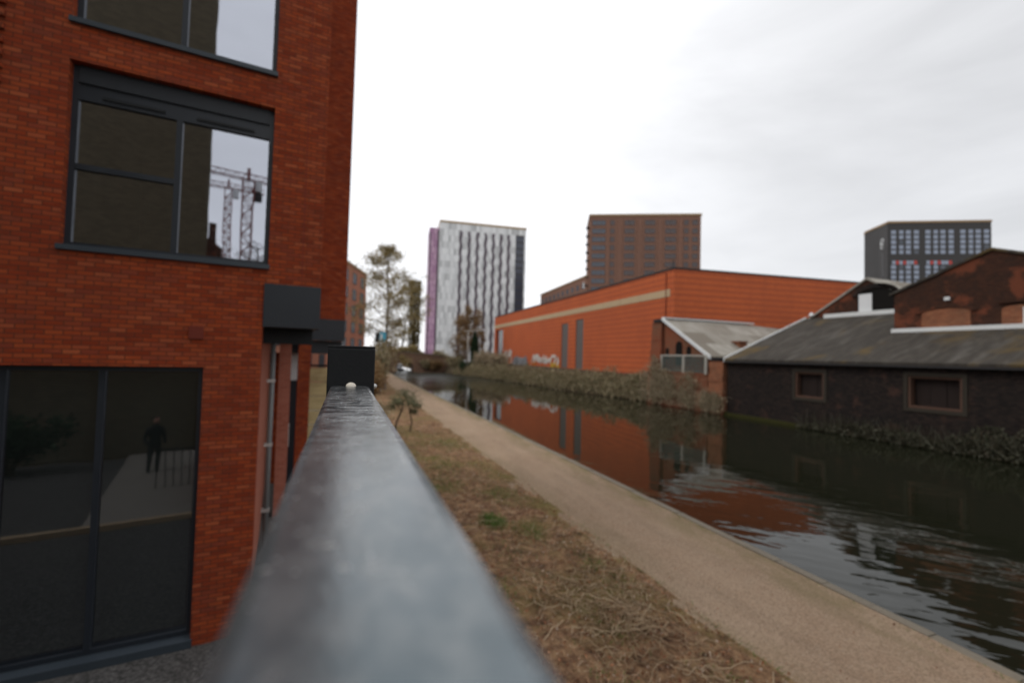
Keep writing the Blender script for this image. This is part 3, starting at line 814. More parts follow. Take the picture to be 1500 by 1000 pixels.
MB().box(a, a + 1.6, .3, .38, c, d).build('red_reveal', 'terracotta', ob)
MB().box(L - 5.2, L - .05, -.06, -.001, -.4, 2.6).build('plinth', 'brick_purple', ob)
MB().box(L - 64, L - 5.3, -.06, -.001, -.4, 2.3).build('plinth', 'brick_purple', ob)
MB().tube([(L - 1.3, -.07, 0), (L - 1.3, -.07, H - .2)], .05, 6).build('downpipe', 'terracotta', ob)
MB().tube([(L - .6, .3, H), (L - .6, .3, H + 1.1)], .06, 6).build('roof_mast', 'cap_dark', ob)
# spray-painted scrawl low on the wall (illegible strokes)
rnd = random.Random(11)
def scrawl(x0, x1, z0, z1, mat, n, r):
    mb = MB()
    for k in range(n):
        cx = x0 + (x1 - x0) * (k + .5) / n; w = (x1 - x0) / n
        pts = []
        for i in range(7):
            a = i / 6 * rnd.uniform(3.5, 6.2) + rnd.uniform(0, 3)
            pts.append((cx + w * .55 * math.cos(a) + rnd.uniform(-.1, .1), -.075, (z0 + z1) / 2 + (z1 - z0) * .48 * math.sin(a * 1.3 + k)))
        for p, q in zip(pts, pts[1:]):
            d = Vector(q) - Vector(p)
            if d.length < .05: continue
            nn = Vector((-d.z, 0, d.x)).normalized() * r
            mb.prism([Vector(p) - nn, Vector(q) - nn, Vector(q) + nn, Vector(p) + nn], (0, -.004 - .001 * k, 0))
    return mb.build('graffiti', mat, ob)
scrawl(L - 62.0, L - 55.8, 2.3, 5.6, 'graf_white', 3, .25)
scrawl(L - 54.7, L - 45.8, 1.2, 4.0, 'graf_grey', 9, .5)
scrawl(L - 42.7, L - 29.8, 2.9, 4.5, 'graf_white', 10, .22)
scrawl(L - 43.0, L - 40.5, 2.3, 3.6, 'graf_orange', 2, .3)
scrawl(L - 33.2, L - 29.9, 2.2, 3.2, 'graf_yellow', 3, .3)

# ------------------------------------------------------------------ black canal-side warehouse
wh = thing('canal_warehouse', 'black painted brick warehouse with small recessed windows rising straight from the water', 'warehouse', (30.6, 17, -4.6))
O = (-30.6, -17, 4.6)
# local frame for the wall: build directly in world coordinates, offset by the thing's base
win = [(21.87, 23.97, -2.35, -.53), (14.45, 16.95, -2.30, -.48), (5.0, 7.4, -2.3, -.48)]
tmp = MB(); wall_open(tmp, -12, 30.2, -5.2, .26, win, 0, .5)
tmp.v = [(30.6 + y, x, z) for x, y, z in tmp.v]
tmp.box(31.1, 42.5, 29.7, 30.2, -5.2, .2)
tmp.prism([(31.1, 29.7, .2), (41.0, 29.7, .2), (41.0, 29.7, 4.3), (31.1, 29.7, .27)], (0, .498, 0))
tmp.build('wall', 'brick_black', wh, O)
SL = .41
rz_ = lambda X: .26 + SL * (X - 30.6)
mb = MB()
def slab(y0, y1, xa, xb, t=.14):
    mb.prism([(xa, y0, rz_(xa)), (xb, y0, rz_(xb)), (xb, y0, rz_(xb) + t), (xa, y0, rz_(xa) + t)], (0, y1 - y0, 0))
slab(20.6, 30.25, 30.3, 40.4); slab(-12, 20.6, 30.3, 35.62)
mb.build('roof', 'slate', wh, O)
mb = MB(); mb.box(30.2, 30.34, -12, 30.2, .0, .13); mb.build('gutter', 'cap_dark', wh, O)
mb = MB(); mb.prism([(30.3, 30.25, rz_(30.3) - .12), (40.0, 30.25, rz_(40.0) - .12), (40.0, 30.25, rz_(40.0) + .26), (30.3, 30.25, rz_(30.3) + .26)], (0, .12, 0)); mb.build('verge_board', 'lead', wh, O)
MB().box(35.3, 35.598, 9, 20.55, rz_(35.3) + .16, rz_(35.3) + .42).build('flashing', 'lead', wh, O)
MB().box(39.65, 39.998, 22.4, 28.4, rz_(39.65) + .16, rz_(39.65) + .5).build('flashing', 'lead', wh, O)
for (a, b_, c, d) in win:
    f = MB(); X = 30.6
    w = .2
    f.box(X - .05, X + .0 - .001, a - w, a - .002, c - w, d + w); f.box(X - .05, X - .001, b_ + .002, b_ + w, c - w, d + w)
    f.box(X - .05, X - .001, a - .002, b_ + .002, c - w, c - .002); f.box(X - .05, X - .001, a - .002, b_ + .002, d + .002, d + w)
    fo = f.build('window_surround', 'surround', wh, O)
    t = .13; r = MB()
    r.box(X + .02, X + .4, a + .002, a + t, c + .002, d - .002); r.box(X + .02, X + .4, b_ - t, b_ - .002, c + .002, d - .002)
    r.box(X + .02, X + .4, a + t, b_ - t, c + .002, c + t); r.box(X + .06, X + .4, a + t, b_ - t, d - t, d - .002)
    r.build('timber_frame', 'wood_dark', fo)
    bd = MB(); n = 3
    for k in range(n):
        ww = (b_ - a - 2 * t) / n; bd.box(X + .42 - .02 * (k % 2), X + .48, a + t + k * ww + .012, a + t + (k + 1) * ww - .012, c + t, d - t)
    bd.build('boards', 'wood_boards', fo)
MB().box(30.35, 30.597, -12, 30.3, -4.62, -4.22).build('mossy_ledge', 'moss', wh, O)
# brick patches of exposed masonry on the painted wall are part of the paint's own wear (material)

# old brick gable buildings standing behind the warehouse roof
def gable(name, label, X, y0, y1, zeave, zpk, zbase, depth, openings, wallmat='brick_old', roofmat='slate'):
    t = thing(name, label, 'brick building', (X, (y0 + y1) / 2, zbase))
    o = (-X, -(y0 + y1) / 2, -zbase); yc = (y0 + y1) / 2
    mb = MB(); mb.prism([(X, y0, zbase), (X, y1, zbase), (X, y1, zeave), (X, yc, zpk), (X, y0, zeave)], (depth, 0, 0))
    mb.build('wall', wallmat, t, o)
    for s, ya in ((0, y0), (1, y1)):
        mb = MB(); dy = -.25 if s == 0 else .25; sl = (zpk - zeave) / abs(yc - ya)
        mb.prism([(X - .12, yc, zpk + .01), (X - .12, ya + dy, zeave - .25 * sl + .01), (X - .12, ya + dy, zeave - .25 * sl + .17), (X - .12, yc, zpk + .17)], (depth + .2, 0, 0))
        mb.build('roof', roofmat, t, o)
    return t, o
bgt, bo = gable('brick_gable_building', 'larger sooty brick gable with bricked-up openings behind the black warehouse', 35.6, 10.26, 20.52, 5.03, 7.02, -4.5, 22, [])
def arch_panel(X, ya, yb, za, zb, rise, t=.05):
    pts = [(X, ya, za), (X, yb, za), (X, yb, zb)]
    for i in range(1, 9):
        a = math.pi * i / 9; yc = (ya + yb) / 2; pts.append((X, yc + (yb - ya) / 2 * math.cos(a), zb + rise * math.sin(a)))
    pts.append((X, ya, zb)); return MB().prism(pts, (-t, 0, 0))
def arch_ring(X, t, yc, z0, hw, rise, hw2, rise2):
    N = 12; A_ = [math.pi * i / N for i in range(N + 1)]
    pts = [(X, yc + hw * math.cos(a), z0 + rise * math.sin(a)) for a in A_] + [(X, yc + hw2 * math.cos(a), z0 + rise2 * math.sin(a)) for a in reversed(A_)]
    return MB().prism(pts, (t, 0, 0))
arch_panel(35.599, 16.4, 18.9, 2.3, 3.55, .25).build('bricked_up_window', 'brick_tan', bgt, bo)
arch_ring(35.50, .098, 17.65, 3.55, 1.27, .27, 1.55, .52).build('brick_arch', 'brick_old', bgt, bo)
arch_panel(35.599, 13.6, 15.0, 2.55, 3.5, .2).build('bricked_up_window', 'brick_tan', bgt, bo)
MB().box(35.53, 35.598, 13.55, 14.1, 2.6, 3.55).build('white_shutter', 'white_paint', bgt, bo)
MB().box(35.50, 35.598, 17.4, 17.68, 4.3, 4.5).build('vent', 'white_paint', bgt, bo)
MB().box(35.45, 35.598, 12.6, 15.1, 3.85, 4.05).build('lintel', 'brick_old', bgt, bo)
sgt, so = gable('brick_gable_building', 'smaller dark brick gable with an arched window half boarded in white', 40.0, 20.1, 29.95, 4.15, 7.1, -4.5, 11, [], roofmat='corrugated')
arch_panel(39.999, 23.05, 25.75, 4.3, 5.75, .55, .03).build('arched_opening', 'dark_void', sgt, so)
MB().box(39.90, 39.965, 24.62, 25.62, 4.35, 5.92).build('white_board', 'white_paint', sgt, so)
arch_ring(39.88, .118, 24.4, 5.75, 1.38, .58, 1.75, .95).build('brick_arch', 'brick_black', sgt, so)
dome(.22, .3).build('roof_cowl', 'white_paint', sgt, (39.9 - 40, 29.7 - 25.025, 4.45 + 4.5), smooth=True)

# ------------------------------------------------------------------ lean-to shed with corrugated roof
sh = thing('brick_shed', 'orange brick shed with a grey corrugated roof edged in white boards', 'shed', (30.6, 35.4, -1.3))
so = (-30.6, -35.4, 1.3)
mb = MB(); mb.prism([(30.75, 32.5, -1.3), (30.75, 38.6, -1.3), (30.75, 38.6, 4.0), (30.75, 32.5, .5)], (.4, 0, 0)); mb.build('gable_wall', 'brick_worn', sh, so)
mb = MB(); mb.prism([(30.5, 32.05, .36), (30.5, 38.6, 4.17), (30.5, 38.6, 4.31), (30.5, 32.05, .50)], (20, 0, 0)); mb.build('roof', 'corrugated', sh, so)
mb = MB(); mb.prism([(30.36, 31.98, .24), (30.36, 38.65, 4.12), (30.36, 38.65, 4.45), (30.36, 31.98, .57)], (.138, 0, 0)); mb.build('verge_board', 'lead', sh, so)
MB().box(30.5, 50.4, 38.35, 38.7, 4.315, 4.45).build('ridge_capping', 'lead', sh, so)
mb = MB(); mb.box(30.5, 50, 31.75, 32.04, .1, .4); mb.build('valley_gutter', 'cap_dark', sh, so)
for (ya, yb, za, zb, rs) in ((35.95, 36.9, -.4, 1.5, .45), (34.75, 35.35, .3, 1.2, .25), (37.9, 38.4, .2, 1.1, .2)):
    arch_panel(30.749, ya, yb, za, zb, rs, .03).build('arched_opening', 'dark_void', sh, so)
ch = MB().box(35.6, 36.5, 33.7, 34.6, .8, 1.95).build('chimney', 'brick_tan', sh, so)
MB().box(35.5, 36.6, 33.6, 34.7, 1.95, 2.1).build('chimney_cap', 'brick_worn', ch)
MB().box(50, 50.4, 32.3, 38.6, -1.3, 4.0).build('rear_wall', 'brick_worn', sh, so)

# broken old pier beside the shed, retaining wall, corner pier and fence
def pier_mesh(x0, x1, y0, y1, z0, z1, seed):
    r_ = random.Random(seed); mb = MB(); n = 9
    for k in range(n):
        a = z0 + (z1 - z0) * k / n; b_ = z0 + (z1 - z0) * (k + 1) / n
        j = lambda: r_.uniform(-.06, .06)
        mb.box(x0 + j(), x1 + j(), y0 + j(), y1 + j() - (.3 * (k / n)), a + .001, b_ - .001)
    return mb
op_ = thing('ruined_brick_pier', 'tall crumbling ivy-stained brick pier beside the shed gable', 'pier', (30.9, 39.7, -4.5))
pier_mesh(30.4, 31.4, 38.75, 40.6, -4.7, 4.0, 4).build('masonry', 'brick_worn', op_, (-30.9, -39.7, 4.5))
MB().box(30.3, 31.5, 38.72, 39.9, 4.0, 4.3).build('cap_stone', 'cap_dark', op_, (-30.9, -39.7, 4.5))
rw = thing('retaining_wall', 'overgrown worn brick retaining wall below the fenced shed', 'wall', (30.5, 35.4, -4.6))
MB().box(30.35, 30.9, 32.22, 40.8, -5.2, -1.25).build('masonry', 'brick_worn', rw, (-30.5, -35.4, 4.6))
MB().box(30.28, 30.95, 32.22, 40.8, -1.25, -1.1).build('coping', 'brick_worn', rw, (-30.5, -35.4, 4.6))
cp = thing('corner_pier', 'buff brick pier where the retaining wall meets the black warehouse', 'pier', (30.5, 31.2, -4.6))
pier_mesh(30.3, 31.0, 30.42, 32.2, -5.2, .05, 9).build('masonry', 'brick_tan', cp, (-30.5, -31.2, 4.6))
fg = thing('steel_fence', 'low green-grey steel fence with a pale top rail in front of the shed', 'fence', (30.4, 35.6, -1.1))
o = (-30.4, -35.6, 1.1)
MB().box(30.3, 30.42, 32.3, 38.6, .48, .62).build('top_rail', 'pale_rail', fg, o)
MB().box(30.34, 30.38, 32.3, 38.6, -1.0, -.92).build('bottom_rail', 'fence_green', fg, o)
for yy in (32.4, 35.3, 38.5): MB().box(30.28, 30.42, yy - .12, yy + .12, -1.1, .479).build('post', 'pale_rail', fg, o)
i = 0; yy = 32.62
while yy < 38.3:
    if abs(yy - 35.3) > .2: MB().box(30.33, 30.37, yy - .04, yy + .04, -.919, .479).build('pale', 'fence_green', fg, o)
    yy += .2

# ------------------------------------------------------------------ bridge at the end of the canal, boat, lamp, sign
br = thing('brick_bridge', 'low brick arch bridge closing the far end of the canal', 'bridge', (15, 113, -4.5))
pts = [(4, 112, -4.6), (11.6, 112, -4.6)]
for i in range(0, 11):
    a = math.pi - math.pi * i / 10; pts.append((13.55 + 1.95 * math.cos(a), 112, -3.3 + 1.5 * math.sin(a)))
pts += [(15.5, 112, -4.6), (27, 112, -4.6), (27, 112, -.9), (20, 112, -.1), (13.5, 112, .35), (8, 112, -.2), (4, 112, -.9)]
MB().prism(pts, (0, 5, 0)).build('arch_wall', 'bridge_brick', br, (-15, -113, 4.5))
MB().prism([(4, 111.8, -.9), (8, 111.8, -.2), (13.5, 111.8, .35), (20, 111.8, -.1), (27, 111.8, -.9), (27, 111.8, -.7), (20, 111.8, .1), (13.5, 111.8, .55), (8, 111.8, 0.0), (4, 111.8, -.7)], (0, .5, 0)).build('parapet_coping', 'coping', br, (-15, -113, 4.5))
nb = thing('narrowboat', 'small white canal boat seen through the far bridge arch', 'boat', (13.2, 124, -4.5))
o = (-13.2, -124, 4.5)
MB().prism([(12.2, 121, -4.6), (14.2, 121, -4.6), (14.4, 121, -3.9), (12.0, 121, -3.9)], (0, 12, 0)).build('hull', 'cap_dark', nb, o)
MB().prism([(12.35, 122, -3.9), (14.05, 122, -3.9), (13.9, 122, -2.7), (12.5, 122, -2.7)], (0, 9, 0)).build('cabin', 'boat_white', nb, o)
for xx in (12.7, 13.4): MB().box(xx, xx + .35, 121.96, 121.999, -3.4, -2.95).build('window', 'win_dull', nb, o)
lp = thing('street_lamp', 'pale grey lamp column with a long side arm on the far bank', 'street lamp', (25.3, 98, -2.2))
MB().tube([(0, 0, 0), (0, 0, 7.5)], [.2, .14], 10).build('column', 'pale_rail', lp, smooth=True)
MB().tube([(-.9, 0, 7.5), (3.4, -.7, 7.95)], .11, 8).build('arm', 'pale_rail', lp)
MB().box(2.9, 4.0, -.95, -.5, 7.85, 8.1).build('lantern', 'white_paint', lp)
sg = thing('street_sign', 'small blue and white sign on a post under the tall thin tree', 'sign', (3.6, 50, -4))
MB().tube([(0, 0, 0), (0, 0, 6.3)], .05, 8).build('post', 'steel', sg)
MB().box(-.3, .35, -.06, -.02, 5.2, 6.2).build('panel', 'blue_sign', sg)
MB().box(-.22, -.02, -.075, -.061, 5.35, 6.0).build('white_stripe', 'white_paint', sg)
MB().box(-.75, -.32, -.05, -.02, 5.1, 6.1).build('side_panel', 'cap_dark', sg)

# ------------------------------------------------------------------ trees and scrub
def grow(mb, ends, p, d, length, r, depth, rnd, up=.25, spread=.7, kids=(3, 4)):
    n = 4; pts = [Vector(p)]; dd = Vector(d).normalized(); rs = [r]
    for i in range(n):
        dd = (dd + Vector((rnd.gauss(0, .12), rnd.gauss(0, .12), rnd.gauss(0, .08) + up * .12))).normalized()
        pts.append(pts[-1] + dd * length / n); rs.append(r * (1 - .75 * (i + 1) / n))
    mb.tube(pts, rs, 6 if r > .05 else 4, cap=False)
    ends += [(q, depth) for q in pts[2:]]
    if depth <= 0: return
    for k in range(rnd.randint(*kids)):
        t = rnd.uniform(.3, 1.0); i = min(int(t * n), n - 1); q = pts[i].lerp(pts[i + 1], t * n - i)
        a = rnd.uniform(0, 2 * math.pi); side = Vector((math.cos(a), math.sin(a), rnd.uniform(-.1, .5)))
        nd = (dd * (1 - spread) + side * spread).normalized()
        grow(mb, ends, q, nd, length * rnd.uniform(.45, .65), max(rs[i] * .6, .012), depth - 1, rnd, up, spread, kids)
def tree(name, label, loc, h, crown, leafm, barkm, seed, r0=.22, leaves=14, lsize=.12, limbs=22, start=.28, lean=(0, 0), scat=.35, cat='tree', droop=0.0, limbdepth=2, group=None):
    rnd = random.Random(seed)
    t = thing(name, label, cat, loc, group=group)
    mb = MB(); pts = []; rs = []
    n = 10
    for i in range(n + 1):
        f = i / n
        pts.append(Vector((lean[0] * f + rnd.gauss(0, .07) * f * h * .1, lean[1] * f + rnd.gauss(0, .07) * f * h * .1, h * f)))
        rs.append(r0 * (1 - .9 * f) + .015)
    mb.tube(pts, rs, 8)
    ends = []
    for k in range(limbs):
        f = start + (1 - start) * (k + rnd.random()) / limbs
        i = min(int(f * n), n - 1); p = pts[i].lerp(pts[i + 1], f * n - i)
        a = k * 2.4 + rnd.uniform(-.5, .5)
        prof = math.sin(math.pi * min(1, max(0.05, (f - start) / (1 - start) * .80 + .16)))
        L = crown * prof * rnd.uniform(.65, 1.15)
        grow(mb, ends, p, (math.cos(a), math.sin(a), rnd.uniform(.15, .6)), L, rs[i] * .45, limbdepth, rnd)
    mb.build('trunk', barkm, t)
    lf = MB()
    for q, dp in ends:
        if dp > 1: continue
        dens = mnoise.noise(q * .45) + .55
        for k in range(int(leaves * max(0, dens))):
            c = q + Vector((rnd.gauss(0, scat), rnd.gauss(0, scat), rnd.gauss(0, scat) - droop * rnd.random()))
            lf.leaf(c, lsize, rnd)
    lf.build('crown', leafm, t)
    return t

def bush(name, label, loc, rx, ry, h, leafm, seed, n=1800, ls=.11, stems=10, cat='shrub', barkm='bark', group=None, base=.0):
    rnd = random.Random(seed); t = thing(name, label, cat, loc, group=group)
    mb = MB()
    cl = []
    for k in range(stems):
        a = rnd.uniform(0, 6.28); f = rnd.uniform(.3, 1)
        e = Vector((rx * f * math.cos(a) * .8, ry * f * math.sin(a) * .8, h * rnd.uniform(.55, 1.0)))
        m = e * .5 + Vector((rnd.gauss(0, .1), rnd.gauss(0, .1), .12 * h))
        mb.tube([(rnd.gauss(0, .05) * rx, rnd.gauss(0, .05) * ry, 0), m, e], [.03 * h ** .5, .02 * h ** .5, .006], 5, cap=False)
        cl += [(m, .45), (e, .5), (m.lerp(e, .5), .55)]
    mb.build('stems', barkm, t)
    lf = MB()
    for k in range(n):
        c, s = rnd.choice(cl); sc = s * min(rx, ry, h) * .55
        p = c + Vector((rnd.gauss(0, sc), rnd.gauss(0, sc), rnd.gauss(0, sc * .8)))
        if p.z < base: p.z = base + rnd.random() * .3
        lf.leaf(p, ls, rnd)
    lf.build('foliage', leafm, t)
    return t

tree('alder_tree', 'tall thin tree with wispy olive-brown catkins on the left of the towpath', (4.15, 52, -4), 15.6, 3.9, 'leaf_olive', 'bark_pale', 3, .2, 13, .10, 40, .20, scat=.22, droop=.5)
tree('alder_tree', 'slimmer leaning tree with sparse olive catkins beyond the canal bridge', (13.6, 127, -4), 24, 6.0, 'leaf_olive', 'bark', 8, .3, 10, .18, 26, .30, lean=(3, 0), scat=.5, droop=.8)
tree('ivy_clad_tree', 'upright trunk thickly wrapped in brown ivy beside the white tower', (17.6, 128, -4), 24, 4.2, 'leaf_olive', 'bark', 12, .8, 4, .2, 14, .35, scat=.6)
iv = [o for o in COL.objects if o.name.startswith('ivy_clad_tree')][0]
rnd = random.Random(77); lf = MB()
for k in range(5200):
    z = rnd.uniform(.5, 24.4); a = rnd.uniform(0, 6.28); r = (1.45 + .3 * mnoise.noise(Vector((a, z * .4, 0)))) * rnd.uniform(.75, 1.05)
    lf.leaf((r * math.cos(a), r * math.sin(a), z), .26, rnd)
lf.build('ivy', 'leaf_ivy', iv)
# conifer and shrubs beside the lamp
cf = thing('conifer', 'narrow dark green conifer beside the lamp column', 'tree', (27.4, 100, -2.6))
MB().tube([(0, 0, 0), (0, 0, 7.6)], [.2, .03], 8).build('trunk', 'bark', cf)
lf = MB()
for k in range(5200):
    z = rnd.uniform(.3, 8.0); a = rnd.uniform(0, 6.28); R_ = 1.25 * (1 - (z / 8.3) ** 3) * (.8 + .25 * mnoise.noise(Vector((a * 1.2, z, 5))))
    lf.leaf((R_ * rnd.uniform(.6, 1) * math.cos(a), R_ * rnd.uniform(.6, 1) * math.sin(a), z), .16, rnd)
lf.build('crown', 'leaf_conifer', cf)
tree('autumn_tree', 'small upright tree with russet-brown twigs left of the lamp column', (25.0, 104, -2.8), 11.5, 2.4, 'leaf_russet', 'bark', 21, .16, 8, .17, 18, .2, scat=.4)
tree('autumn_tree', 'taller feathery russet tree just left of the dark conifer', (27.3, 106, -2.8), 14.0, 2.3, 'leaf_russet', 'bark', 22, .18, 8, .17, 18, .2, scat=.4)
tree('autumn_tree', 'russet feathery tree between the conifer and the orange building', (29.4, 104.5, -2.8), 13.0, 2.2, 'leaf_russet', 'bark', 23, .18, 6, .17, 18, .2, scat=.4)
bush('shrub', 'brown rounded shrub at the water beside the brick bridge', (20.5, 111, -4.2), 2.4, 1.2, 2.5, 'leaf_russet', 31, 2200, .2)
bush('shrub', 'big olive-brown shrub on the far bank below the lamp column', (24.4, 105, -4.0), 2.4, 2.0, 3.9, 'leaf_bramble', 32, 3200, .2)
bush('shrub', 'grey-brown shrub spreading in front of the orange building end', (28.4, 96, -3.2), 2.6, 3.0, 3.6, 'leaf_bramble2', 33, 3600, .18)
bush('shrub', 'low dark green shrub at the waterline left of the bank scrub', (25.4, 99, -4.2), 1.6, 1.6, 2.4, 'leaf_conifer', 34, 1800, .16)
bush('shrub', 'wide grey-brown shrub on the bank before the shuttered doorway', (29.3, 88, -3.0), 2.2, 3.4, 3.0, 'leaf_bramble2', 35, 3400, .17)
bush('shrub', 'rust-brown shrub on top of the far bridge parapet', (10.5, 117, -1.8), 3.2, 1.8, 3.2, 'leaf_russet', 36, 2200, .22)
bush('shrub', 'dull green shrub behind the right end of the bridge', (22.5, 117, -2.6), 3.4, 2.0, 3.0, 'leaf_bramble', 37, 2600, .22)
bush('shrub', 'tall brown thicket of stems at the foot of the thin tree', (3.1, 46, -4), 1.5, 2.5, 4.6, 'leaf_bramble', 38, 2600, .13, 26)
bush('shrub', 'brown leafy bush behind the black railing post', (1.9, 34, -4), 1.2, 2.5, 3.6, 'leaf_russet', 39, 2200, .11, 18)
bush('shrub', 'rusty low bush on the verge close behind the railing post', (1.3, 20, -4), .7, 1.4, 1.7, 'leaf_bramble', 40, 1500, .07, 14)
bush('shrub', 'brown scrub spilling over the right side of the bridge', (18.6, 111.2, -4.2), 2.6, .7, 2.8, 'leaf_bramble', 41, 3000, .2, 16)
bush('shrub', 'dense brown scrub at the left foot of the bridge', (7.6, 108, -4), 1.6, 1.4, 4.0, 'leaf_bramble', 42, 2600, .2, 16)
bush('shrub', 'rounded olive bush on the crown of the bridge', (14.6, 116, -1.2), 2.6, 1.4, 3.0, 'leaf_olive', 43, 2400, .2, 16)
# grey-green shrub on two bent stems
gs_ = thing('bent_stem_shrub', 'grey-green shrub on two bent bare stems on the verge beside the towpath', 'shrub', (2.75, 23.6, -4))
mb = MB()
mb.tube([(-.35, -.2, 0), (-.22, -.05, .6), (.0, 0, 1.1), (.12, .05, 1.7)], [.06, .05, .045, .02], 7)
mb.tube([(.45, .1, 0), (.55, .1, .5), (.45, .1, 1.0), (.3, .1, 1.6)], [.045, .04, .035, .02], 7)
mb.tube([(.0, 0, 1.1), (-.3, 0, 1.5)], [.03, .01], 6); mb.tube([(.45, .1, 1.0), (.6, .1, 1.55)], [.03, .01], 6)
mb.build('stems', 'bark', gs_)
lf = MB(); rnd = random.Random(6)
lobes = [(-.35, -.1, 1.62, .30), (.1, .1, 1.95, .34), (.5, .2, 1.75, .36), (.75, -.2, 1.42, .24), (-.1, .4, 1.5, .26), (.35, -.4, 1.55, .3), (.62, .1, 1.05, .16), (-.5, .2, 1.3, .16)]
for k in range(2000):
    x, y, z, r = rnd.choice(lobes)
    p = Vector((x + rnd.gauss(0, r * .55), y + rnd.gauss(0, r * .6), z + rnd.gauss(0, r * .42)))
    lf.leaf(p, .05, rnd)
    if k % 60 == 0:
        lf.tube([p, p + Vector((rnd.gauss(0, .2), rnd.gauss(0, .2), rnd.uniform(.1, .35)))], [.008, .003], 3, cap=False)
lf.build('foliage', 'leaf_greygreen', gs_)

# uncountable scrub along the far bank
def scrub(name, mat, path, n, seed, ls, w=2.3, gap=-1.0):
    rnd = random.Random(seed); mb = MB()
    for k in range(n):
        t = rnd.random() * (len(path) - 1); i = int(t); f = t - i
        a, b_ = path[i], path[i + 1]
        x0, y0, z0, zt = [a[q] * (1 - f) + b_[q] * f for q in range(4)]
        u = rnd.random()
        if gap > -1 and mnoise.noise(Vector((y0 * .8, rnd.random() * 1.2, 11))) < gap: continue
        hmax = (zt - z0) * (.62 + .55 * mnoise.noise(Vector((y0 * .33, u * 2, 0))) + .25 * mnoise.noise(Vector((y0 * 1.3, 4, u))))
        front = rnd.random() ** .6
        z = z0 + hmax * front
        x = x0 - .25 + w * (z - z0) / (zt - z0) * .8 + rnd.gauss(0, .1 * w) + u * .22 * w
        mb.leaf((x, y0 + rnd.gauss(0, .3), z), ls * rnd.uniform(.6, 1.3), rnd)
        if rnd.random() < .16:   # arching bare cane
            q = Vector((x, y0, z)); d = Vector((rnd.gauss(-.3, .4), rnd.gauss(0, .7), rnd.uniform(.2, .9)))
            mb.tube([q, q + d * .5, q + d + Vector((0, 0, -.25))], [.014, .011, .006], 3, cap=False)
    return mb.build(name, mat, kind='stuff', label='brown tangled bramble scrub covering the far canal bank', category='scrub')
bp = [(30.7, 40.6, -4.45, -.6), (29.8, 47, -4.45, -.85), (28.3, 57, -4.45, -.9), (27.8, 66, -4.45, -1.0), (27.2, 78, -4.45, -1.0), (26.4, 83, -4.45, -1.0), (25.0, 93, -4.45, -1.0), (23.5, 104, -4.45, -1.2)]
scrub('bank_scrub', 'leaf_bramble', bp, 30000, 51, .14)
o = scrub('bank_scrub', 'leaf_bramble2', [(30.2, 30.6, -4.45, -2.3), (30.2, 32.3, -4.45, -1.4), (30.2, 35, -4.45, -.7), (30.15, 37.6, -4.45, -.3), (30.1, 39, -4.45, .9), (30.2, 41.4, -4.45, .2)], 11000, 52, .10, .35, -.02)
o['label'] = 'grey-brown creepers hanging over the retaining wall below the shed'
def weeds(n, seed):
    rnd = random.Random(seed); mb = MB()
    for k in range(n):
        y = 23.5 - 20 * rnd.random() ** .75
        ht = max(0.0, (24.5 - y) / 7) * (.75 + .9 * mnoise.noise(Vector((y * .55, 2.2, 0))) + .3 * mnoise.noise(Vector((y * 2.2, 7, 0))))
        z = -4.4 + min(1.7, max(.08, ht * 1.0)) * rnd.random() ** 1.2
        x = 30.45 - rnd.random() * .55 * (1 - (z + 4.4) / 2.6)
        mb.leaf((x, y, z), rnd.uniform(.03, .085), rnd)
        if rnd.random() < .05:
            q = Vector((x, y, -4.3)); d = Vector((rnd.gauss(-.15, .15), rnd.gauss(0, .4), rnd.uniform(.4, 1.3)))
            mb.tube([q, q + d * .6, q + d], [.012, .01, .004], 3, cap=False)
    o = mb.build('waterside_weeds', 'leaf_dark', kind='stuff', label='dark weeds growing along the foot of the black warehouse wall', category='weeds')
weeds(22000, 61)

